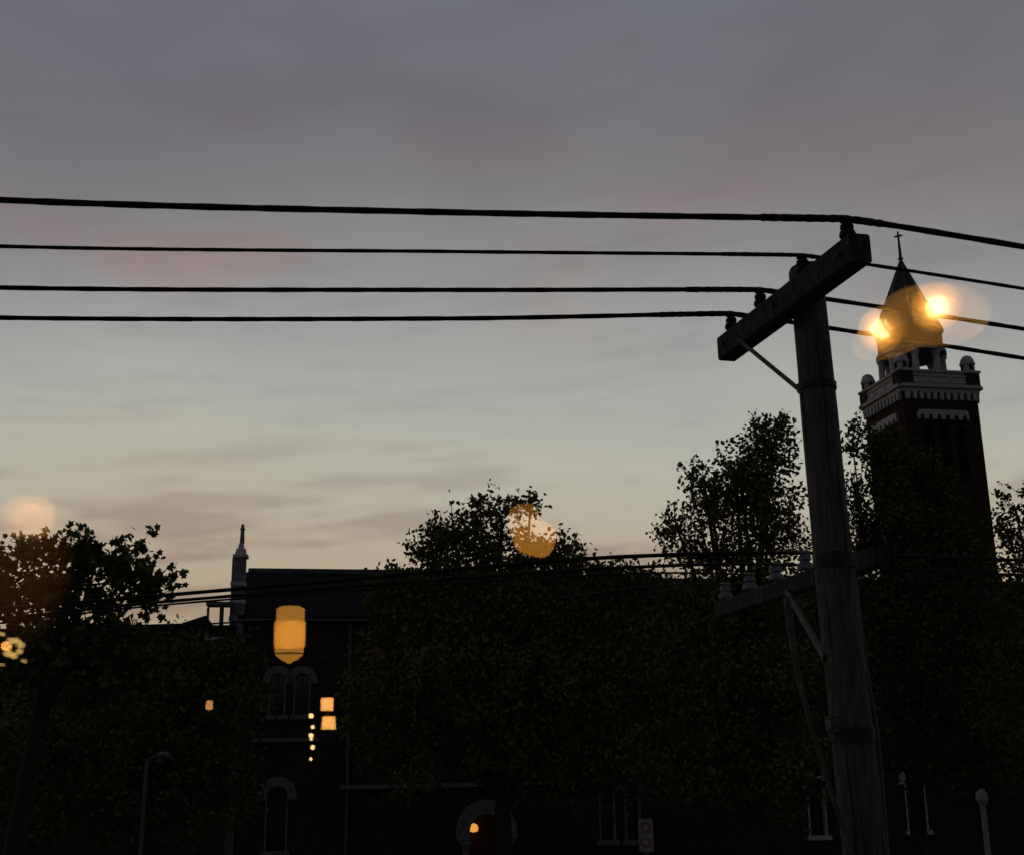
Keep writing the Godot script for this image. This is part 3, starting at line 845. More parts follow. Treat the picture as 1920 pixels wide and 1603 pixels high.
func build_trees() -> void:
	var gn := [Color(0.04, 0.054, 0.017), Color(0.085, 0.104, 0.036), Color(0.085, 0.06, 0.028)]
	var ol := [Color(0.066, 0.07, 0.024), Color(0.128, 0.122, 0.045), Color(0.13, 0.075, 0.035)]
	var g := "street trees before the church"
	# left: large leaves, ragged outline with sky gaps
	tree("maple_tree", "dark large-leaved tree with ragged sky gaps beside the parish house", 21.0, 20, [
		[55, 1075, 75, 66, 34, 17, {"clump": 0.2}], [118, 1030, 40, 46, 16, 16, {"clump": 0.17}], [185, 1040, 52, 44, 18, 17, {"clump": 0.19}],
		[245, 1050, 46, 46, 17, 16, {"clump": 0.18}], [298, 1092, 34, 30, 8, 13, {"clump": 0.14}], [150, 1100, 110, 52, 38, 18, {"clump": 0.22}], [265, 1118, 60, 34, 12, 14, {"clump": 0.18}],
		[180, 1175, 140, 50, 44, 20, {"clump": 0.24}], [10, 1140, 60, 70, 20, 13, {"clump": 0.2}], [60, 1240, 110, 60, 34, 18, {"clump": 0.24}], [200, 1260, 130, 60, 46, 22, {"clump": 0.26}], [285, 990, 4, 6, 1, 8, {"clump": 0.05}]],
		0.138, gn, M.leaf_dark, g, 0.2)
	tree("lime_tree", "low dense dark tree between the large-leaved tree and the church windows", 31.0, 260, [
		[100, 1400, 170, 150, 110, 40, {"clump": 0.5}], [330, 1330, 150, 110, 90, 40, {"clump": 0.45}], [250, 1460, 220, 120, 110, 40, {"clump": 0.5}], [430, 1300, 62, 80, 34, 34, {"clump": 0.34}], [380, 1240, 90, 50, 30, 34, {"clump": 0.34}], [420, 1440, 60, 110, 40, 34, {"clump": 0.36}]],
		0.15, gn, M.leaf_dark, g, 0.26)
	# centre: broad crown with a feathery top
	tree("ash_tree", "broad crowned tree with feathery top standing before the church doorway", 37.0, 950, [
		[940, 965, 62, 52, 30, 17, {"clump": 0.3, "brown": 0.2}], [900, 935, 22, 26, 7, 12, {"clump": 0.2}], [995, 940, 32, 30, 12, 12, {"clump": 0.24, "brown": 0.25}], [850, 1000, 55, 52, 34, 19, {"clump": 0.3}], [822, 985, 28, 34, 9, 12, {"clump": 0.22}],
		[905, 1030, 95, 52, 60, 28, {"clump": 0.36}], [1000, 1040, 70, 42, 34, 24, {"clump": 0.34}], [1080, 1058, 38, 28, 16, 18, {"clump": 0.26}], [808, 1040, 40, 44, 26, 20, {"clump": 0.28}], [1045, 1035, 45, 34, 22, 18, {"clump": 0.28}], [745, 1085, 40, 26, 14, 18, {"clump": 0.26, "brown": 0.3}],
		[760, 1130, 70, 55, 44, 34, {"clump": 0.4, "brown": 0.25}], [900, 1130, 170, 75, 120, 38, {"clump": 0.46, "brown": 0.12}], [1090, 1140, 130, 62, 80, 36, {"clump": 0.42}], [790, 1260, 130, 110, 90, 40, {"clump": 0.5}], [960, 1270, 210, 130, 150, 40, {"clump": 0.55}], [1130, 1290, 160, 120, 100, 40, {"clump": 0.5}], [1000, 1400, 240, 80, 90, 40, {"clump": 0.5}], [1090, 1470, 120, 45, 30, 34, {"clump": 0.42}], [760, 1420, 90, 60, 26, 30, {"clump": 0.42}], [700, 1340, 75, 60, 24, 30, {"clump": 0.4}], [1120, 1072, 60, 26, 26, 20, {"clump": 0.26}], [1175, 1088, 60, 24, 24, 22, {"clump": 0.26}], [725, 1110, 50, 34, 24, 24, {"clump": 0.3, "brown": 0.25}]],
		0.17, ol, M.leaf_warm, g, 0.34)
	# right: tall open-topped tree left of the pole and in front of the tower
	tree("poplar_tree", "tall open-topped tree rising behind the utility pole", 35.0, 1420, [
		[1445, 838, 54, 54, 50, 18, {"clump": 0.28}], [1432, 800, 30, 26, 11, 13, {"clump": 0.2}], [1462, 795, 22, 24, 10, 13, {"clump": 0.18}], [1380, 880, 58, 50, 46, 17, {"clump": 0.28}], [1293, 893, 24, 36, 9, 11, {"clump": 0.2}],
		[1430, 920, 78, 66, 60, 20, {"clump": 0.32}], [1335, 950, 66, 60, 52, 15, {"clump": 0.3, "brown": 0.15}], [1270, 990, 48, 52, 32, 14, {"clump": 0.26, "brown": 0.15}], [1440, 1010, 90, 62, 70, 24, {"clump": 0.34}], [1330, 1040, 90, 44, 44, 18, {"clump": 0.32, "brown": 0.15}], [1190, 1078, 62, 22, 24, 18, {"clump": 0.24}], [1320, 905, 40, 40, 20, 13, {"clump": 0.26}],
		[1380, 1120, 160, 62, 110, 36, {"clump": 0.42}], [1330, 1230, 150, 100, 110, 40, {"clump": 0.5}], [1440, 1330, 190, 130, 120, 40, {"clump": 0.52}], [1330, 1420, 170, 70, 70, 40, {"clump": 0.5}], [1500, 1460, 110, 60, 45, 38, {"clump": 0.45}], [1395, 935, 70, 60, 40, 18, {"clump": 0.3}]],
		0.16, ol, M.leaf_warm, g, 0.3)
	tree("elm_tree", "dense leafy tree standing in front of the bell tower", 40.0, 1690, [
		[1598, 830, 20, 42, 12, 13, {"clump": 0.26}], [1612, 800, 14, 20, 5, 10, {"clump": 0.2}], [1605, 930, 30, 70, 32, 15, {"clump": 0.3}], [1665, 850, 36, 40, 30, 24, {"clump": 0.34}], [1640, 830, 24, 34, 18, 20, {"clump": 0.28}], [1735, 905, 44, 44, 34, 26, {"clump": 0.34}], [1690, 890, 62, 62, 64, 30, {"clump": 0.4}], [1670, 1000, 70, 80, 80, 34, {"clump": 0.44}],
		[1755, 960, 60, 60, 52, 32, {"clump": 0.4}], [1790, 1040, 70, 60, 60, 34, {"clump": 0.44}], [1720, 1120, 140, 90, 120, 38, {"clump": 0.5}], [1640, 1230, 130, 130, 110, 40, {"clump": 0.55}], [1800, 1240, 130, 130, 110, 40, {"clump": 0.55}], [1750, 1370, 170, 60, 60, 38, {"clump": 0.5}], [1690, 1440, 120, 34, 30, 34, {"clump": 0.4}], [1840, 1450, 100, 60, 40, 36, {"clump": 0.45}]],
		0.17, gn, M.leaf_dark, g, 0.32)
	tree("locust_tree", "open leafy tree right of the bell tower", 33.0, 1990, [
		[1905, 950, 38, 46, 20, 15, {"clump": 0.28}], [1890, 1000, 22, 40, 12, 13, {"clump": 0.22}], [1930, 1040, 60, 60, 40, 17, {"clump": 0.32}], [1985, 960, 60, 70, 40, 18, {"clump": 0.34}], [1915, 1110, 50, 50, 30, 16, {"clump": 0.3}], [1960, 1180, 80, 80, 60, 26, {"clump": 0.4}], [1940, 1300, 100, 100, 70, 34, {"clump": 0.46}]],
		0.15, gn, M.leaf_dark, g, 0.24)

# ---------------------------------------------------------------- utility pole and wires
func insulator_profile(s: float) -> Array:
	return [Vector2(0.014, -0.05), Vector2(0.014, 0.0), Vector2(0.052 * s, 0.0), Vector2(0.056 * s, 0.015 * s), Vector2(0.048 * s, 0.042 * s), Vector2(0.033 * s, 0.048 * s), Vector2(0.033 * s, 0.06 * s), Vector2(0.046 * s, 0.064 * s), Vector2(0.043 * s, 0.085 * s), Vector2(0.031 * s, 0.092 * s), Vector2(0.03 * s, 0.103 * s), Vector2(0.042 * s, 0.11 * s), Vector2(0.037 * s, 0.126 * s), Vector2(0.0, 0.13 * s)]

func wire(called: String, label: String, pts: Array, r: float, lump: float, group: String, ties := [], kink := -1) -> void:
	# smooth curve through the given points, its thickness a little uneven like twisted cable
	var cv := Curve3D.new()
	for i in pts.size():
		var t := Vector3.ZERO
		if i > 0 and i < pts.size() - 1:
			t = (pts[i + 1] - pts[i - 1]) / 6.0
			if i == kink: t = t.normalized() * 0.12
			t = t.normalized() * minf(t.length(), minf((pts[i + 1] - pts[i]).length(), (pts[i] - pts[i - 1]).length()) / 3.0)
		cv.add_point(pts[i], -t, t)
	var len := cv.get_baked_length()
	var n := int(len / 0.07)
	var p := []
	var rad := []
	var ph := rng.randf() * 9.0
	for i in n + 1:
		var s := len * i / n
		p.append(cv.sample_baked(s, true))
		rad.append(r * (1.0 + lump * sin(s * 13.0 + ph) + lump * 0.6 * sin(s * 31.0 + 2.0 * ph) + rng.randf_range(-lump, lump) * 0.4))
	var t := thing(called, label, "cable", pts[0], 0.0, group)
	var mb := MB.new()
	for i in p.size(): p[i] -= pts[0]
	mb.tube(p, rad, 7)
	part(mb, "strand", M.cable, t)
	for ti in ties:
		var s0: float = cv.get_closest_offset(ti[0])
		var q := []
		var rr := []
		for i in 40:
			var s: float = s0 + ti[1] + (ti[2] - ti[1]) * i / 39.0
			q.append(cv.sample_baked(clampf(s, 0.0, len), true) - pts[0])
			rr.append(r * (1.05 + 0.14 * absf(sin(i * 0.9)) + rng.randf_range(0.0, 0.1)) if i > 1 and i < 38 else r * 0.8)
		mb = MB.new()
		mb.tube(q, rr, 7)
		part(mb, "tie_wrap", M.cable, t)

func build_pole() -> void:
	# the upper crossarm is level: its two ends in the photograph give its direction and distance for a 2.1 m arm
	var a1 := ray(1611, 438); a1 /= a1.y
	var b1 := ray(1361, 634); b1 /= b1.y
	var h := 2.1 / (a1 - b1).length()
	var A := a1 * h
	var B := b1 * h
	var dirn := (A - B).normalized()                      # towards the near end
	var left := Vector3(-dirn.z, 0, dirn.x)
	if left.x > 0: left = -left
	var rp := 0.125
	var aw2 := 0.078                                       # half the width of the upper arm
	# the pole stands on the right of the arm; find where along the arm it is from the picture of its axis
	var best := 0.5
	var err := 1e9
	for i in 200:
		var t := i / 199.0
		var c := A.lerp(B, t) - left * (rp + aw2)
		c.y = h - 0.3
		var dd := c.dot(CF)
		var x := W / 2.0 + F * c.dot(CR) / dd
		var y := H / 2.0 - F * c.dot(CU) / dd
		var want := 1518.0 + (y - 600.0) * 0.1
		if absf(x - want) < err:
			err = absf(x - want)
			best = t
	var pc := A.lerp(B, best) - left * (rp + aw2)
	var foot := Vector3(pc.x, 0, pc.z) + EYE * Vector3(1, 0, 1)
	var pole := thing("utility_pole", "weathered wooden utility pole with two crossarms of insulators", "utility pole", foot)
	var lean := Vector3(0.085, 0, 0) / 5.0                  # the pole leans a little to the left
	var top := h + EYE.y + 0.25
	var ax := func(y: float) -> Vector3: return Vector3(lean.x * (h + EYE.y - y), y, 0)
	var mb := MB.new()
	var pp := []
	var rr := []
	for i in 25:
		var y := lerpf(-0.3, top - 0.06, i / 24.0)
		pp.append(ax.call(y) + Vector3(sin(y * 1.7) * 0.006, 0, 0))
		rr.append(lerpf(0.172, rp, (y + 0.3) / top) * (1.0 + 0.012 * sin(y * 5.3)))
	pp.append(ax.call(top - 0.02)); rr.append(rp * 0.85)
	pp.append(ax.call(top)); rr.append(rp * 0.45)
	mb.tube(pp, rr, 20)
	var shaft := part(mb, "shaft", M.pole_wood, pole)
	# drying checks along the shaft: slim dark grooves proud by a hair, real splits in the wood
	for i in 9:
		var y0 := rng.randf_range(3.5, 7.4)
		var a := rng.randf_range(0.4, 2.9)
		var len := rng.randf_range(0.4, 1.1)
		mb = MB.new()
		var q := []
		var qr := []
		for j in 9:
			var y := y0 + len * j / 8.0
			var r0 := lerpf(0.172, rp, y / top)
			q.append(ax.call(y) + Vector3(cos(a + 0.03 * sin(j * 1.3)) * r0, 0, sin(a + 0.03 * sin(j * 1.3)) * r0))
			qr.append(0.006 * sin(PI * (j + 0.4) / 8.8))
		mb.tube(q, qr, 5)
		part(mb, "drying_check", M.arm_wood, shaft)
	# ---- upper arm
	var to_local := func(p: Vector3) -> Vector3: return p + EYE - foot
	var basis := Basis(dirn.cross(Vector3.UP).normalized() * -1.0, Vector3.UP, dirn)
	if basis.determinant() < 0: basis.x = -basis.x
	var mid: Vector3 = to_local.call(A.lerp(B, 0.5))
	mb = MB.new()
	mb.bar(2.0 * aw2, 0.2, 2.1, Transform3D(basis, mid - Vector3(0, 0.1, 0)), 0.012)
	var arm := part(mb, "crossarm", M.arm_wood, pole)
	# bolts through the ends and through the pole
	for t in [0.06, 0.94, best]:
		mb = MB.new()
		var bp: Vector3 = to_local.call(A.lerp(B, t)) - Vector3(0, 0.1, 0) + left * (aw2 + 0.002)
		mb.tube([bp, bp + left * 0.025], [0.018, 0.018], 6)
		part(mb, "bolt", M.iron, arm)
	var ts := [0.065, 0.36, 0.685, 0.94]
	var ins_top := []
	for t in ts:
		var bp: Vector3 = to_local.call(A.lerp(B, t))
		mb = MB.new()
		mb.lathe(insulator_profile(1.0), 14, Transform3D(Basis(), bp + Vector3(0, 0.035, 0)))
		part(mb, "insulator", M.brown_porcelain, arm)
		ins_top.append(A.lerp(B, t) + EYE + Vector3(0, 0.165, 0))
	# flat iron brace from the arm down to the pole
	var b0: Vector3 = to_local.call(A.lerp(B, 0.80)) - Vector3(0, 0.17, 0) + left * (aw2 + 0.006)
	var yb := at_depth(1496, 736, -pc.z).y
	var b2: Vector3 = ax.call(yb) + left * (rp + 0.005) + dirn * 0.0
	mb = MB.new()
	var dv := (b0 - b2)
	mb.bar(0.034, 0.01, dv.length() + 0.06, Transform3D(Basis.looking_at(dv.normalized(), left), (b0 + b2) / 2.0))
	part(mb, "brace", M.zinc, pole)
	# bands round the pole
	for k in [[726, 0.025, "iron"], [1052, 0.05, "iron"], [1377, 0.045, "iron"]]:
		var y := at_depth(1540, k[0], -pc.z).y
		mb = MB.new()
		var r0 := lerpf(0.172, rp, y / top) + 0.004
		mb.lathe([Vector2(r0 - 0.02, y - k[1]), Vector2(r0 + 0.008, y - k[1]), Vector2(r0 + 0.008, y + k[1]), Vector2(r0 - 0.02, y + k[1])], 20, Transform3D(Basis(), Vector3(ax.call(y).x, 0, 0)))
		part(mb, "band", M[k[2]], pole)
	# ---- lower arm on the far side of the pole
	# (a side arm that reaches mostly away from the street: level too, so its ends give its direction)
	var h2 := 1.32
	var a2 := ray(1652, 1022); a2 *= h2 / a2.y
	var b3 := ray(1350, 1130); b3 *= h2 / b3.y
	var dir2 := (a2 - b3).normalized()
	var len2 := (a2 - b3).length()
	var c2 := (a2 + b3) / 2.0 - Vector3(0, 0.075, 0)
	var basis2 := Basis(Vector3.UP.cross(dir2).normalized(), Vector3.UP, dir2)
	var along := func(wx: float) -> float:
		var bt := -len2 / 2.0 + 0.06
		for i in 400:
			var tt := -len2 / 2.0 + 0.06 + i * 0.01
			var cc := c2 + dir2 * tt + Vector3(0, 0.15, 0)
			if tt < len2 / 2.0 - 0.06 and W / 2.0 + F * cc.dot(CR) / cc.dot(CF) <= wx: bt = tt
		return bt
	mb = MB.new()
	mb.bar(0.11, 0.15, len2, Transform3D(basis2, c2 + EYE - foot), 0.012)
	var arm2 := part(mb, "crossarm", M.arm_wood, pole)
	var low_top := []
	var spots := []
	for wx in [1361.0, 1407.0, 1456.0, 1510.0, 1622.0, 1646.0]: spots.append(along.call(wx))
	for t in spots:
		var bp: Vector3 = c2 + dir2 * t + EYE - foot + Vector3(0, 0.075, 0)
		mb = MB.new()
		mb.lathe(insulator_profile(1.25), 14, Transform3D(Basis(), bp + Vector3(0, 0.02, 0)))
		part(mb, "insulator", M.white_porcelain if t < spots[4] else M.brown_porcelain, arm2)
		low_top.append(bp + foot + Vector3(0, 0.16, 0))
	for t in [along.call(1432.0), along.call(1438.0)]:
		mb = MB.new()
		var bp: Vector3 = c2 + dir2 * t + EYE - foot
		mb.bar(0.122, 0.162, 0.012, Transform3D(basis2, bp))
		part(mb, "strap", M.zinc, arm2)
	# wooden brace under the lower arm and the cable running down beside the pole
	b0 = c2 + dir2 * along.call(1488.0) + EYE - foot + Vector3(0, -0.05, 0) + left * 0.07
	yb = at_depth(1552, 1235, -pc.z).y
	b2 = ax.call(yb) + left * 0.145
	dv = b0 - b2
	mb = MB.new()
	mb.bar(0.05, 0.03, dv.length(), Transform3D(Basis.looking_at(dv.normalized(), left), (b0 + b2) / 2.0), 0.004)
	part(mb, "brace", M.iron, pole)
	var pts := []
	for k in [[1476, 1120], [1484, 1190], [1497, 1270], [1521, 1360], [1548, 1450], [1578, 1540], [1600, 1600], [1618, 1700]]:
		pts.append(at_depth(k[0], k[1], -pc.z - 0.12) - foot)
	mb = MB.new()
	mb.tube(pts, [0.026, 0.026, 0.017, 0.017, 0.017, 0.017, 0.017, 0.017], 8)
	part(mb, "down_cable", M.lead, pole)
	pts = []
	for k in [[1601, 1060], [1612, 1150], [1628, 1270], [1645, 1370], [1655, 1480], [1664, 1600], [1680, 1760]]:
		pts.append(at_depth(k[0], k[1], -pc.z - 0.02) - foot)
	mb = MB.new()
	mb.tube(pts, [0.012, 0.012, 0.012, 0.016, 0.016, 0.016, 0.016], 6)
	part(mb, "ground_wire", M.zinc, pole)
	# clamp block by the lower band
	mb = MB.new()
	var yk := at_depth(1560, 1358, -pc.z).y
	mb.bar(0.12, 0.1, 0.06, Transform3D(Basis(Vector3.UP, 0.4), ax.call(yk) + Vector3(-0.13, 0.0, 0.09)), 0.01)
	part(mb, "clamp", M.zinc, pole)

	# ---- upper wires: left across the street front, right on to the next pole
	var yl := [375.0, 462.0, 539.5, 596.0]
	var ym := [398.5, 472.0, 544.0, 597.5]
	var yr := [463.0, 541.5, 617.0, 672.0]
	var names := ["thick twisted black cable on the end insulator, topmost of the overhead wires", "thin black wire below the thick topmost overhead cable", "black wire on the third insulator of the upper crossarm", "black wire on the far end of the upper crossarm, lowest of the upper four"]
	var rad := [0.0215, 0.0135, 0.0185, 0.0195]
	for i in 4:
		var p: Vector3 = ins_top[i]
		var l := at_height(0, yl[i], p.y + 0.02)
		var m := at_depth(850, ym[i], -(p.z * 0.55 + l.z * 0.45))
		var l2 := l + (l - m) * 1.2 + Vector3(0, 0.12, 0)
		var r := at_height(1920, yr[i], p.y - 0.08)
		var r2 := r + (r - p).normalized() * 9.0 + Vector3(0, -0.1, 0)
		wire("power_cable", names[i], [l2, l, m, p, r, r2], rad[i], 0.055, "overhead wires of the utility pole", [[p, -0.62, 0.3]], 3)
	# ---- lower wires, sagging
	var low := [[[0, 1141], [290, 1117], [640, 1087], [1100, 1047], 3, 0.013, [1920, 1050]], [[0, 1160], [270, 1131], [640, 1101], [1130, 1066], 2, 0.011, [1920, 1078]], [[0, 1168], [270, 1137], [640, 1108], [1150, 1077], 1, 0.007, [1920, 1100]], [[0, 1200], [350, 1172], [700, 1152], [1000, 1127], 0, 0.006, [1920, 1150]]]
	var low_names := ["dark cable sagging from the lower crossarm insulator next to the pole", "dark cable sagging from the second lower insulator", "thin dark wire sagging from the third lower insulator", "thin faint wire on the tip insulator of the lower crossarm"]
	for i in 4:
		var w: Array = low[i]
		var p: Vector3 = low_top[w[4] as int]
		var list := []
		var zz := [10.6, 10.2, 9.6, 9.1]
		for k in 4: list.append(at_depth(w[k][0], w[k][1], zz[k]))
		list.push_front(list[0] + (list[0] - list[1]) * 2.0)
		list.append(p)
		var r := at_depth(w[6][0], w[6][1], -p.z + 1.2)
		list.append(r)
		list.append(r + (r - p) * 3.0)
		wire("telephone_wire", low_names[i], list, w[5] * 1.3, 0.04, "sagging wires on the lower crossarm")

# ---------------------------------------------------------------- the restaurant the photograph is taken from
func build_cafe() -> void:
	var fl := 3.6
	var ce := 7.6
	var c := thing("restaurant_building", "dark painted upstairs dining room whose lamps show in its window", "building", Vector3(0, 0, 3))
	var x0 := -4.0
	var x1 := 4.0
	var z0 := -3.6      # inner face of the front wall, seen from z = 3
	var z1 := 4.2
	var mb := MB.new()
	mb.box(Vector3(0, fl - 0.15, 0.3), Vector3(x1 - x0 + 0.6, 0.3, z1 - z0 + 0.6)); part(mb, "floor", M.room_floor, c)
	mb = MB.new(); mb.box(Vector3(0, ce + 0.15, 0.3), Vector3(x1 - x0 + 0.6, 0.3, z1 - z0 + 0.6)); part(mb, "ceiling", M.room_paint, c)
	for x in [x0 - 0.15, x1 + 0.15]:
		mb = MB.new(); mb.box(Vector3(x, (fl + ce) / 2.0, 0.3), Vector3(0.3, ce - fl - 0.004, z1 - z0 + 0.592)); part(mb, "side_wall", M.room_paint, c)
	mb = MB.new(); mb.box(Vector3(0, (fl + ce) / 2.0, z1 + 0.15), Vector3(x1 - x0 - 0.004, ce - fl - 0.004, 0.3)); part(mb, "back_wall", M.room_paint, c)
	# front wall round the window opening, x -2 to 2, y 4.4 to 7.4
	for b in [[-3.0, 5.6, 1.996, 3.992], [3.0, 5.6, 1.996, 3.992], [0.0, 4.0, 3.996, 0.792], [0.0, 7.5, 3.996, 0.192]]:
		mb = MB.new(); mb.box(Vector3(b[0], b[1], z0 - 0.1), Vector3(b[2], b[3], 0.2)); part(mb, "front_wall", M.room_paint, c)
	mb = MB.new(); mb.box(Vector3(0, (fl - 0.304) / 2.0, 0.3), Vector3(x1 - x0 + 0.6, fl - 0.308, z1 - z0 + 0.6)); part(mb, "ground_storey", M.stucco, c)
	mb = MB.new(); mb.box(Vector3(0, ce + 1.3, 0.3), Vector3(x1 - x0 + 0.7, 1.99, z1 - z0 + 0.7)); part(mb, "upper_storey", M.stucco, c)
	# the window with its pane
	var wn := thing("picture_window", "clear glass picture window of the upstairs dining room, mirroring its lamps", "window", Vector3(0, 4.4, PANE_Z))
	mb = MB.new(); mb.box(Vector3(0, 1.5, -0.0), Vector3(3.9, 2.9, 0.008)); part(mb, "pane", M.window_glass, wn)
	for b in [[-1.97, 1.5, 0.06, 3.0], [1.97, 1.5, 0.06, 3.0], [0.0, 0.03, 3.88, 0.06], [0.0, 2.97, 3.88, 0.06]]:
		mb = MB.new(); mb.box(Vector3(b[0], b[1], 0), Vector3(b[2], b[3], 0.07), 0.006); part(mb, "frame", M.door_wood, wn)

func lamp_light(at: Vector3, c: Color, e: float, size: float, parent: Node3D) -> void:
	var l := OmniLight3D.new()
	l.name = "lamp_light"
	l.light_color = c
	l.light_energy = e
	l.light_size = size
	l.omni_range = 12.0
	l.omni_attenuation = 2.0
	l.shadow_enabled = true
	parent.add_child(l)
	l.position = at

func cord(parent: Node3D, y0: float, at: Vector3) -> void:
	var mb := MB.new()
	mb.tube([Vector3(0, y0, 0), Vector3(0, 7.6 - at.y - 0.03, 0)], [0.0016, 0.0016], 5)
	part(mb, "cord", M.iron, parent)
	mb = MB.new()
	mb.lathe([Vector2(0.0, 7.6 - at.y - 0.04), Vector2(0.05, 7.6 - at.y - 0.035), Vector2(0.05, 7.6 - at.y - 0.002), Vector2(0.0, 7.6 - at.y - 0.002)], 12)
	part(mb, "ceiling_rose", M.iron, parent)

func build_lamps() -> void:
	var warm := Color(1.0, 0.62, 0.25)
	# two pendants with wide glowing saucers and bright bulbs in shells that imitate their halo (seen before the tower)
	for k in [[1653, 618, 3.2, 1690, 600, 0.62, -0.20], [1757, 576, 2.9, 1750, 585, 0.8, 0.18]]:
		var z: float = k[2]
		var s := z / F
		var at := mirrored(k[0], k[1], z)
		var big: bool = k[6] > 0.0
		var t := thing("pendant_lamp", "pendant lamp with %s tilted glowing saucer and bright bulb in halo shells, mirrored before the tower" % ("wide" if big else "narrow"), "lamp", at, 0.0, "dining room pendants")
		var mb := MB.new()
		var rb := 1.0 if big else 0.92
		mb.lathe(_ball(20.0 * s * rb), 20)
		part(mb, "bulb", M.globe_hot, t)
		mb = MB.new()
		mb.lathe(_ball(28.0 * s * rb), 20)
		part(mb, "inner_halo", M.halo_glow_inner, t)
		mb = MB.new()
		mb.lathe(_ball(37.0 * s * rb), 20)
		part(mb, "middle_halo", M.halo_glow_middle, t)
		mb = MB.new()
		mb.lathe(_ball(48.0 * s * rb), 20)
		part(mb, "outer_halo", M.halo_glow_soft, t)
		mb = MB.new()
		var o := mirrored(1752.0 if big else 1680.0, 588.0 if big else 622.0, z + 0.16) - at
		var rx := (112.0 if big else 96.0) * s
		var ry := (56.0 if big else 48.0) * s
		# a shallow dish of glowing fabric round the bulb, open below
		mb.lathe([Vector2(0.16 * rx, 0.55 * ry), Vector2(0.6 * rx, 0.4 * ry), Vector2(rx, 0.0), Vector2(0.96 * rx, -0.02), Vector2(0.58 * rx, 0.4 * ry - 0.02), Vector2(0.16 * rx, 0.55 * ry - 0.02)], 40, Transform3D(Basis(Vector3.BACK, -k[6]) * Basis(Vector3.RIGHT, 0.2), o))
		part(mb, "saucer_shade", M.saucer, t)
		cord(t, 0.0, at)
		lamp_light(Vector3.ZERO, warm, 0.02, 0.03, t)
	# paper lantern, its tiers shaped after the doubled reflection of one lantern
	var at := mirrored(543, 1190, 4.4)
	var s := 4.4 / F
	var t := thing("paper_lantern", "amber paper lantern with pointed base, its doubled reflection shaped as tiers, mirrored below the church roof", "lantern", at)
	var mb := MB.new()
	mb.lathe([Vector2(0.0, 52 * s), Vector2(18 * s, 52.0 * s), Vector2(26.0 * s, 48.0 * s), Vector2(26.0 * s, 24.0 * s)], 32)
	part(mb, "upper_ghost_tier", M.lantern_paper_low, t)
	mb = MB.new()
	mb.lathe([Vector2(26 * s, 24.0 * s), Vector2(28.5 * s, 23.0 * s), Vector2(28.5 * s, -18.0 * s), Vector2(26.0 * s, -26.0 * s)], 32)
	part(mb, "middle_tier", M.lantern_paper, t)
	mb = MB.new()
	mb.lathe(_ball(1.0), 20, Transform3D(Basis().scaled(Vector3(22.0 * s, 27.0 * s, 22.0 * s)), Vector3(0, -1.0 * s, 0)))
	part(mb, "inner_glow", M.lantern_core, t)
	mb = MB.new()
	mb.lathe([Vector2(26.0 * s, -26.5 * s), Vector2(26.0 * s, -36.0 * s), Vector2(16.0 * s, -45.0 * s), Vector2(0.0, -53.0 * s)], 32)
	part(mb, "pointed_base", M.lantern_paper_low, t)
	mb = MB.new()
	mb.lathe([Vector2(26.8 * s, -34.0 * s), Vector2(27.0 * s, -34.0 * s), Vector2(27.0 * s, -36.5 * s), Vector2(26.8 * s, -36.5 * s)], 32)
	part(mb, "hoop", M.iron, t)
	cord(t, 52.0 * s, at)
	lamp_light(Vector3.ZERO, warm, 0.03, 0.05, t)
	# two small shades one above the other
	for k in [[613, 1320, 0.92, "upper"], [616, 1355, 1.08, "lower"]]:
		at = mirrored(k[0], k[1], 5.0)
		s = 5.0 / F
		t = thing("shaded_wall_lamp", "small square amber lamp shade, %s of two mirrored beside the arched windows" % k[3], "lamp", at, 0.0, "small shades on the back wall")
		mb = MB.new()
		var q: float = k[2]
		mb.lathe([Vector2(11.5 * s, 11.5 * s), Vector2(12.6 * s * q, -12.0 * s)], 24)
		part(mb, "shade", M.shade_warm, t)
		mb = MB.new()
		mb.lathe(_ball(7.0 * s), 14, Transform3D(Basis(), Vector3(0, -1.0 * s, 0)))
		part(mb, "bulb", M.bulb_warm, t)
		mb = MB.new()
		mb.tube([Vector3(0, -12.0 * s, 0), Vector3(0, -30.0 * s, 0.1), Vector3(0, -20.0 * s, 7.2 - at.z)], [0.006, 0.006, 0.006], 6)
		part(mb, "bracket", M.iron, t)
		lamp_light(Vector3.ZERO, warm, 0.01, 0.02, t)
	# string of five bare bulbs
	at = mirrored(584, 1342, 4.7)
	s = 4.7 / F
	t = thing("bulb_string", "vertical string of tiny bright bulbs mirrored beside the arched windows", "string light", at)
	var prev := Vector3.ZERO
	for k in [[583, 1342, 4.6], [586, 1363, 3.6], [583, 1379, 4.6], [583, 1386, 2.4], [586, 1401, 4.2], [582.5, 1423, 3.0]]:
		var o := mirrored(k[0], k[1], 4.7) - at
		mb = MB.new()
		mb.lathe(_ball(k[2] * s), 12, Transform3D(Basis(), o))
		part(mb, "bulb", M.bulb_warm, t)
	cord(t, -0.2, at)
	lamp_light(mirrored(583, 1342, 4.7) - at, warm, 0.006, 0.01, t)
	# small candle-like sconce further left
	at = mirrored(392, 1322, 5.2)
	s = 5.2 / F
	t = thing("candle_sconce", "single small dim amber sconce mirrored among dark leaves left of the windows", "lamp", at)
	mb = MB.new()
	mb.lathe([Vector2(0.0, 9.0 * s), Vector2(5.0 * s, 8.0 * s), Vector2(6.5 * s, 2.0 * s), Vector2(6.5 * s, -7.0 * s), Vector2(0.0, -9.0 * s)], 14)
	part(mb, "shade", M.shade_small, t)
	mb = MB.new()
	mb.tube([Vector3(0, -9.0 * s, 0), Vector3(0, -20.0 * s, 0.1), Vector3(0, -12.0 * s, 7.2 - at.z)], [0.006, 0.006, 0.006], 6)
	part(mb, "bracket", M.iron, t)
	lamp_light(Vector3.ZERO, warm, 0.004, 0.015, t)
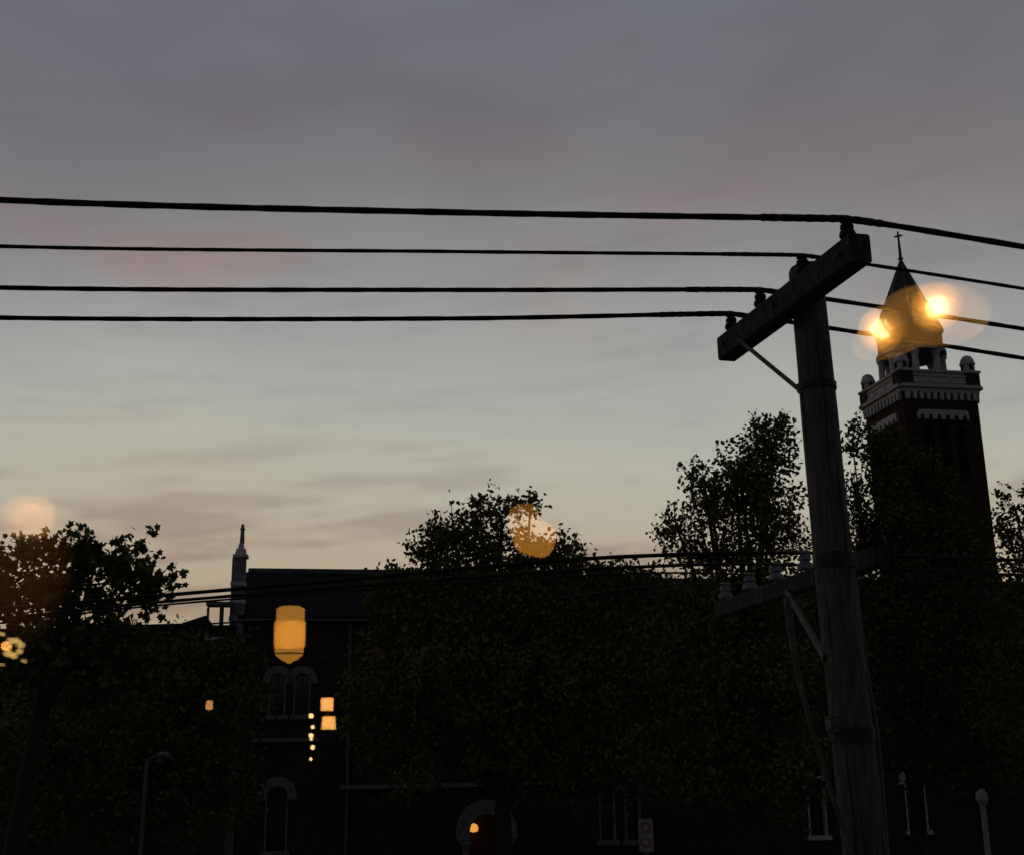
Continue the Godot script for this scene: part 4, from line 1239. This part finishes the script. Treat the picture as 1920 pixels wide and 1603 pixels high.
	# one amber drum lamp, its doubled reflection built as a second drum
	for k in [[985, 985, 3.85, 30, 38, "drum_amber_low", "dim", 0.2], [1003, 1008, 3.6, 38, 31, "drum_amber", "brighter", -0.3]]:
		at = mirrored(k[0], k[1], k[2])
		s = k[2] / F
		t = thing("doubled_drum_lamp", "%s amber drum of a doubled lamp reflection before the feathery tree top" % k[6], "lamp", at, 0.0, "amber drum pendants")
		mb = MB.new()
		var rx: float = k[3] * s
		var ry: float = k[4] * s
		mb.lathe([Vector2(0.0, ry), Vector2(0.7 * rx, ry * 0.98), Vector2(0.96 * rx, ry * 0.7), Vector2(rx, 0.0), Vector2(0.95 * rx, -ry * 0.7), Vector2(0.7 * rx, -ry), Vector2(0.0, -ry * 1.02)], 28, Transform3D(Basis(Vector3.BACK, k[7]), Vector3.ZERO))
		part(mb, "inner_shade", M[k[5]], t)
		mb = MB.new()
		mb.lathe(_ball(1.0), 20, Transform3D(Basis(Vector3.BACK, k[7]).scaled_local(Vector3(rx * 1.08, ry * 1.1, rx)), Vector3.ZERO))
		part(mb, "soft_glow_shell", M.drum_shell, t)  # translucent glowing shell, added to soften the edge of the drum
		cord(t, ry, at)
		lamp_light(Vector3.ZERO, warm, 0.015, 0.03, t)
	# peach globe in glow shells, added warm veil, yellow glints by left wall
	at = mirrored(54, 968, 3.3)
	s = 3.3 / F
	t = thing("globe_lamp", "pale peach globe lamp mirrored above the large-leaved tree", "lamp", at)
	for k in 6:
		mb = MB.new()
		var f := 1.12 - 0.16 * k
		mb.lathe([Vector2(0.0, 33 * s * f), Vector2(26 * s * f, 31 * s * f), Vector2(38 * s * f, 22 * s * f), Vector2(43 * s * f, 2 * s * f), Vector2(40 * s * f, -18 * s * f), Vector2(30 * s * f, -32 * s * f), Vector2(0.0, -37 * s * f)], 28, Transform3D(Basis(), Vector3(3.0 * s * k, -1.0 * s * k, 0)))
		part(mb, "glow_shell", M.peach_shell, t)  # nested glowing shells shape a soft falloff of light round the globe
	for k in 6:
		mb = MB.new()
		var f := 2.6 - 0.3 * k
		mb.lathe(_ball(1.0), 24, Transform3D(Basis().scaled(Vector3(36.0 * s * f, 60.0 * s * f, 36.0 * s * f)), Vector3(-10.0 * s, -95.0 * s, 0)))
		part(mb, "added_glow_veil", M.faint_shell, t)  # added shells for a faint warm veil, no part of the lamp
	cord(t, 30.0 * s, at)
	lamp_light(Vector3.ZERO, warm, 0.012, 0.04, t)
	at = mirrored(24, 1215, 3.0)
	s = 3.0 / F
	t = thing("glint_cluster", "yellow lamp glints shaped as small bulbs, mirrored low in the large-leaved tree", "lamp", at)
	for k in [[-13, 4, 5.5], [-6, 13, 6.5], [5, 14, 5.0], [13, 6, 6.5], [12, -6, 5.0], [2, -14, 6.0], [-9, -9, 7.0], [-24, 26, 4.0], [22, -24, 3.5], [-18, -30, 3.0]]:
		mb = MB.new()
		mb.lathe(_ball(k[2] * s), 12, Transform3D(Basis(), Vector3(k[0] * s, k[1] * s, 0)))
		part(mb, "bulb", M.globe_yellow, t)  # small glowing balls shaped to read as mottled glints
	mb = MB.new()
	mb.tube([Vector3(-10.0 * s, 0, 0.03), Vector3(-0.5, -0.06, 0.03), Vector3(-4.0 - at.x, -0.1, 0.03)], [0.007, 0.007, 0.007], 6)
	part(mb, "bracket", M.iron, t)
	lamp_light(Vector3(-13.0 * s, 4.0 * s, 0), warm, 0.004, 0.01, t)

func _ball(r: float) -> Array:
	var q := []
	for i in 13:
		var a := PI * i / 12.0 - PI / 2.0
		q.append(Vector2(cos(a) * r, sin(a) * r))
	return q

# ---------------------------------------------------------------- street furniture and the church door lamp
func build_street() -> void:
	# lantern inside the church doorway
	var dl := church_x * fac(888, 1553, -0.45)
	var t := thing("porch_lantern", "small glowing amber lantern hanging inside the church doorway", "lantern", dl)
	var mb := MB.new()
	mb.lathe([Vector2(0.0, -0.16), Vector2(0.16, -0.12), Vector2(0.2, 0.0), Vector2(0.14, 0.14), Vector2(0.0, 0.2)], 6)
	part(mb, "glass", M.door_lamp_glass, t)
	mb = MB.new()
	mb.tube([Vector3(0, 0.18, 0), Vector3(0, 0.5, -0.1), Vector3(0, 0.5, -0.44)], [0.015, 0.015, 0.015], 6)
	part(mb, "bracket", M.iron, t)
	lamp_light(Vector3.ZERO, Color(1.0, 0.55, 0.2), 0.005, 0.1, t)
	# pale street lamp at the left
	var z := 25.0
	var s := z / F
	var foot := at_depth(268, 1500, z)
	var y_top := at_depth(272, 1430, z).y
	t = thing("street_lamp", "unlit pale grey street lamp with short curved arm among the dark trees", "street lamp", Vector3(foot.x, 0.0, foot.z))
	mb = MB.new()
	mb.tube([Vector3.ZERO, Vector3(0, 0.5, 0), Vector3(0.02, y_top, 0), Vector3(0.1, y_top + 8 * s, 0), Vector3(0.24, y_top + 12 * s, 0)], [0.08, 0.05, 0.035, 0.03, 0.028], 10)
	part(mb, "post", M.lead, t)
	mb = MB.new()
	mb.lathe([Vector2(0.0, -0.05), Vector2(0.08, -0.04), Vector2(0.09, 0.02), Vector2(0.04, 0.06), Vector2(0.0, 0.065)], 12, Transform3D(Basis(Vector3.BACK, 0.1).scaled(Vector3(1.7, 1, 1)), Vector3(0.36, y_top + 13 * s, 0)))
	part(mb, "head", M.lead, t)
	# parking sign
	z = 22.0
	s = z / F
	var c := at_depth(1211, 1566, z)
	t = thing("parking_sign", "white rectangular street sign with two red rings on a post", "sign", Vector3(c.x, 0.0, c.z))
	mb = MB.new()
	mb.bar(26 * s, 56 * s, 0.006, Transform3D(Basis(), Vector3(0, c.y, 0.03)), 0.02)
	var plate := part(mb, "plate", M.paint_white, t)
	for k in [0.24, -0.22]:
		mb = MB.new()
		var poly := PackedVector2Array()
		for i in 25: poly.append(Vector2(cos(TAU * i / 24.0), sin(TAU * i / 24.0)) * 9.5 * s)
		for i in 25: poly.append(Vector2(cos(-TAU * i / 24.0), sin(-TAU * i / 24.0)) * 6.4 * s)
		for i in 24:
			var a := TAU * i / 24.0
			var b := TAU * (i + 1) / 24.0
			mb.quad(Vector3(cos(a), sin(a), 0) * 9.5 * s, Vector3(cos(b), sin(b), 0) * 9.5 * s, Vector3(cos(b), sin(b), 0) * 6.2 * s, Vector3(cos(a), sin(a), 0) * 6.2 * s)
		for i in mb.v.size(): mb.v[i] += Vector3(0, c.y + k * 56 * s, 0.037)
		part(mb, "red_ring", M.paint_red, plate)
	mb = MB.new()
	mb.tube([Vector3(0, 0, 0), Vector3(0, c.y + 24 * s, 0)], [0.03, 0.03], 8)
	part(mb, "post", M.zinc, t)
	# pale post with a small hooded head at the right
	z = 24.0
	s = z / F
	c = at_depth(1842, 1497, z)
	var b := at_depth(1856, 1603, z)
	t = thing("lamp_post", "short pale post with white hooded head right of the utility pole", "lamp post", Vector3(c.x, 0.0, c.z))
	mb = MB.new()
	mb.tube([Vector3.ZERO, Vector3(0, c.y - 12 * s, 0)], [0.07, 0.05], 10)
	part(mb, "post", M.paint_white, t)
	mb = MB.new()
	mb.lathe([Vector2(0.0, -14 * s), Vector2(6 * s, -12 * s), Vector2(11 * s, -2 * s), Vector2(10 * s, 8 * s), Vector2(5 * s, 14 * s), Vector2(0.0, 16 * s)], 12, Transform3D(Basis(), Vector3(0, c.y, 0)))
	part(mb, "head", M.paint_white, t)
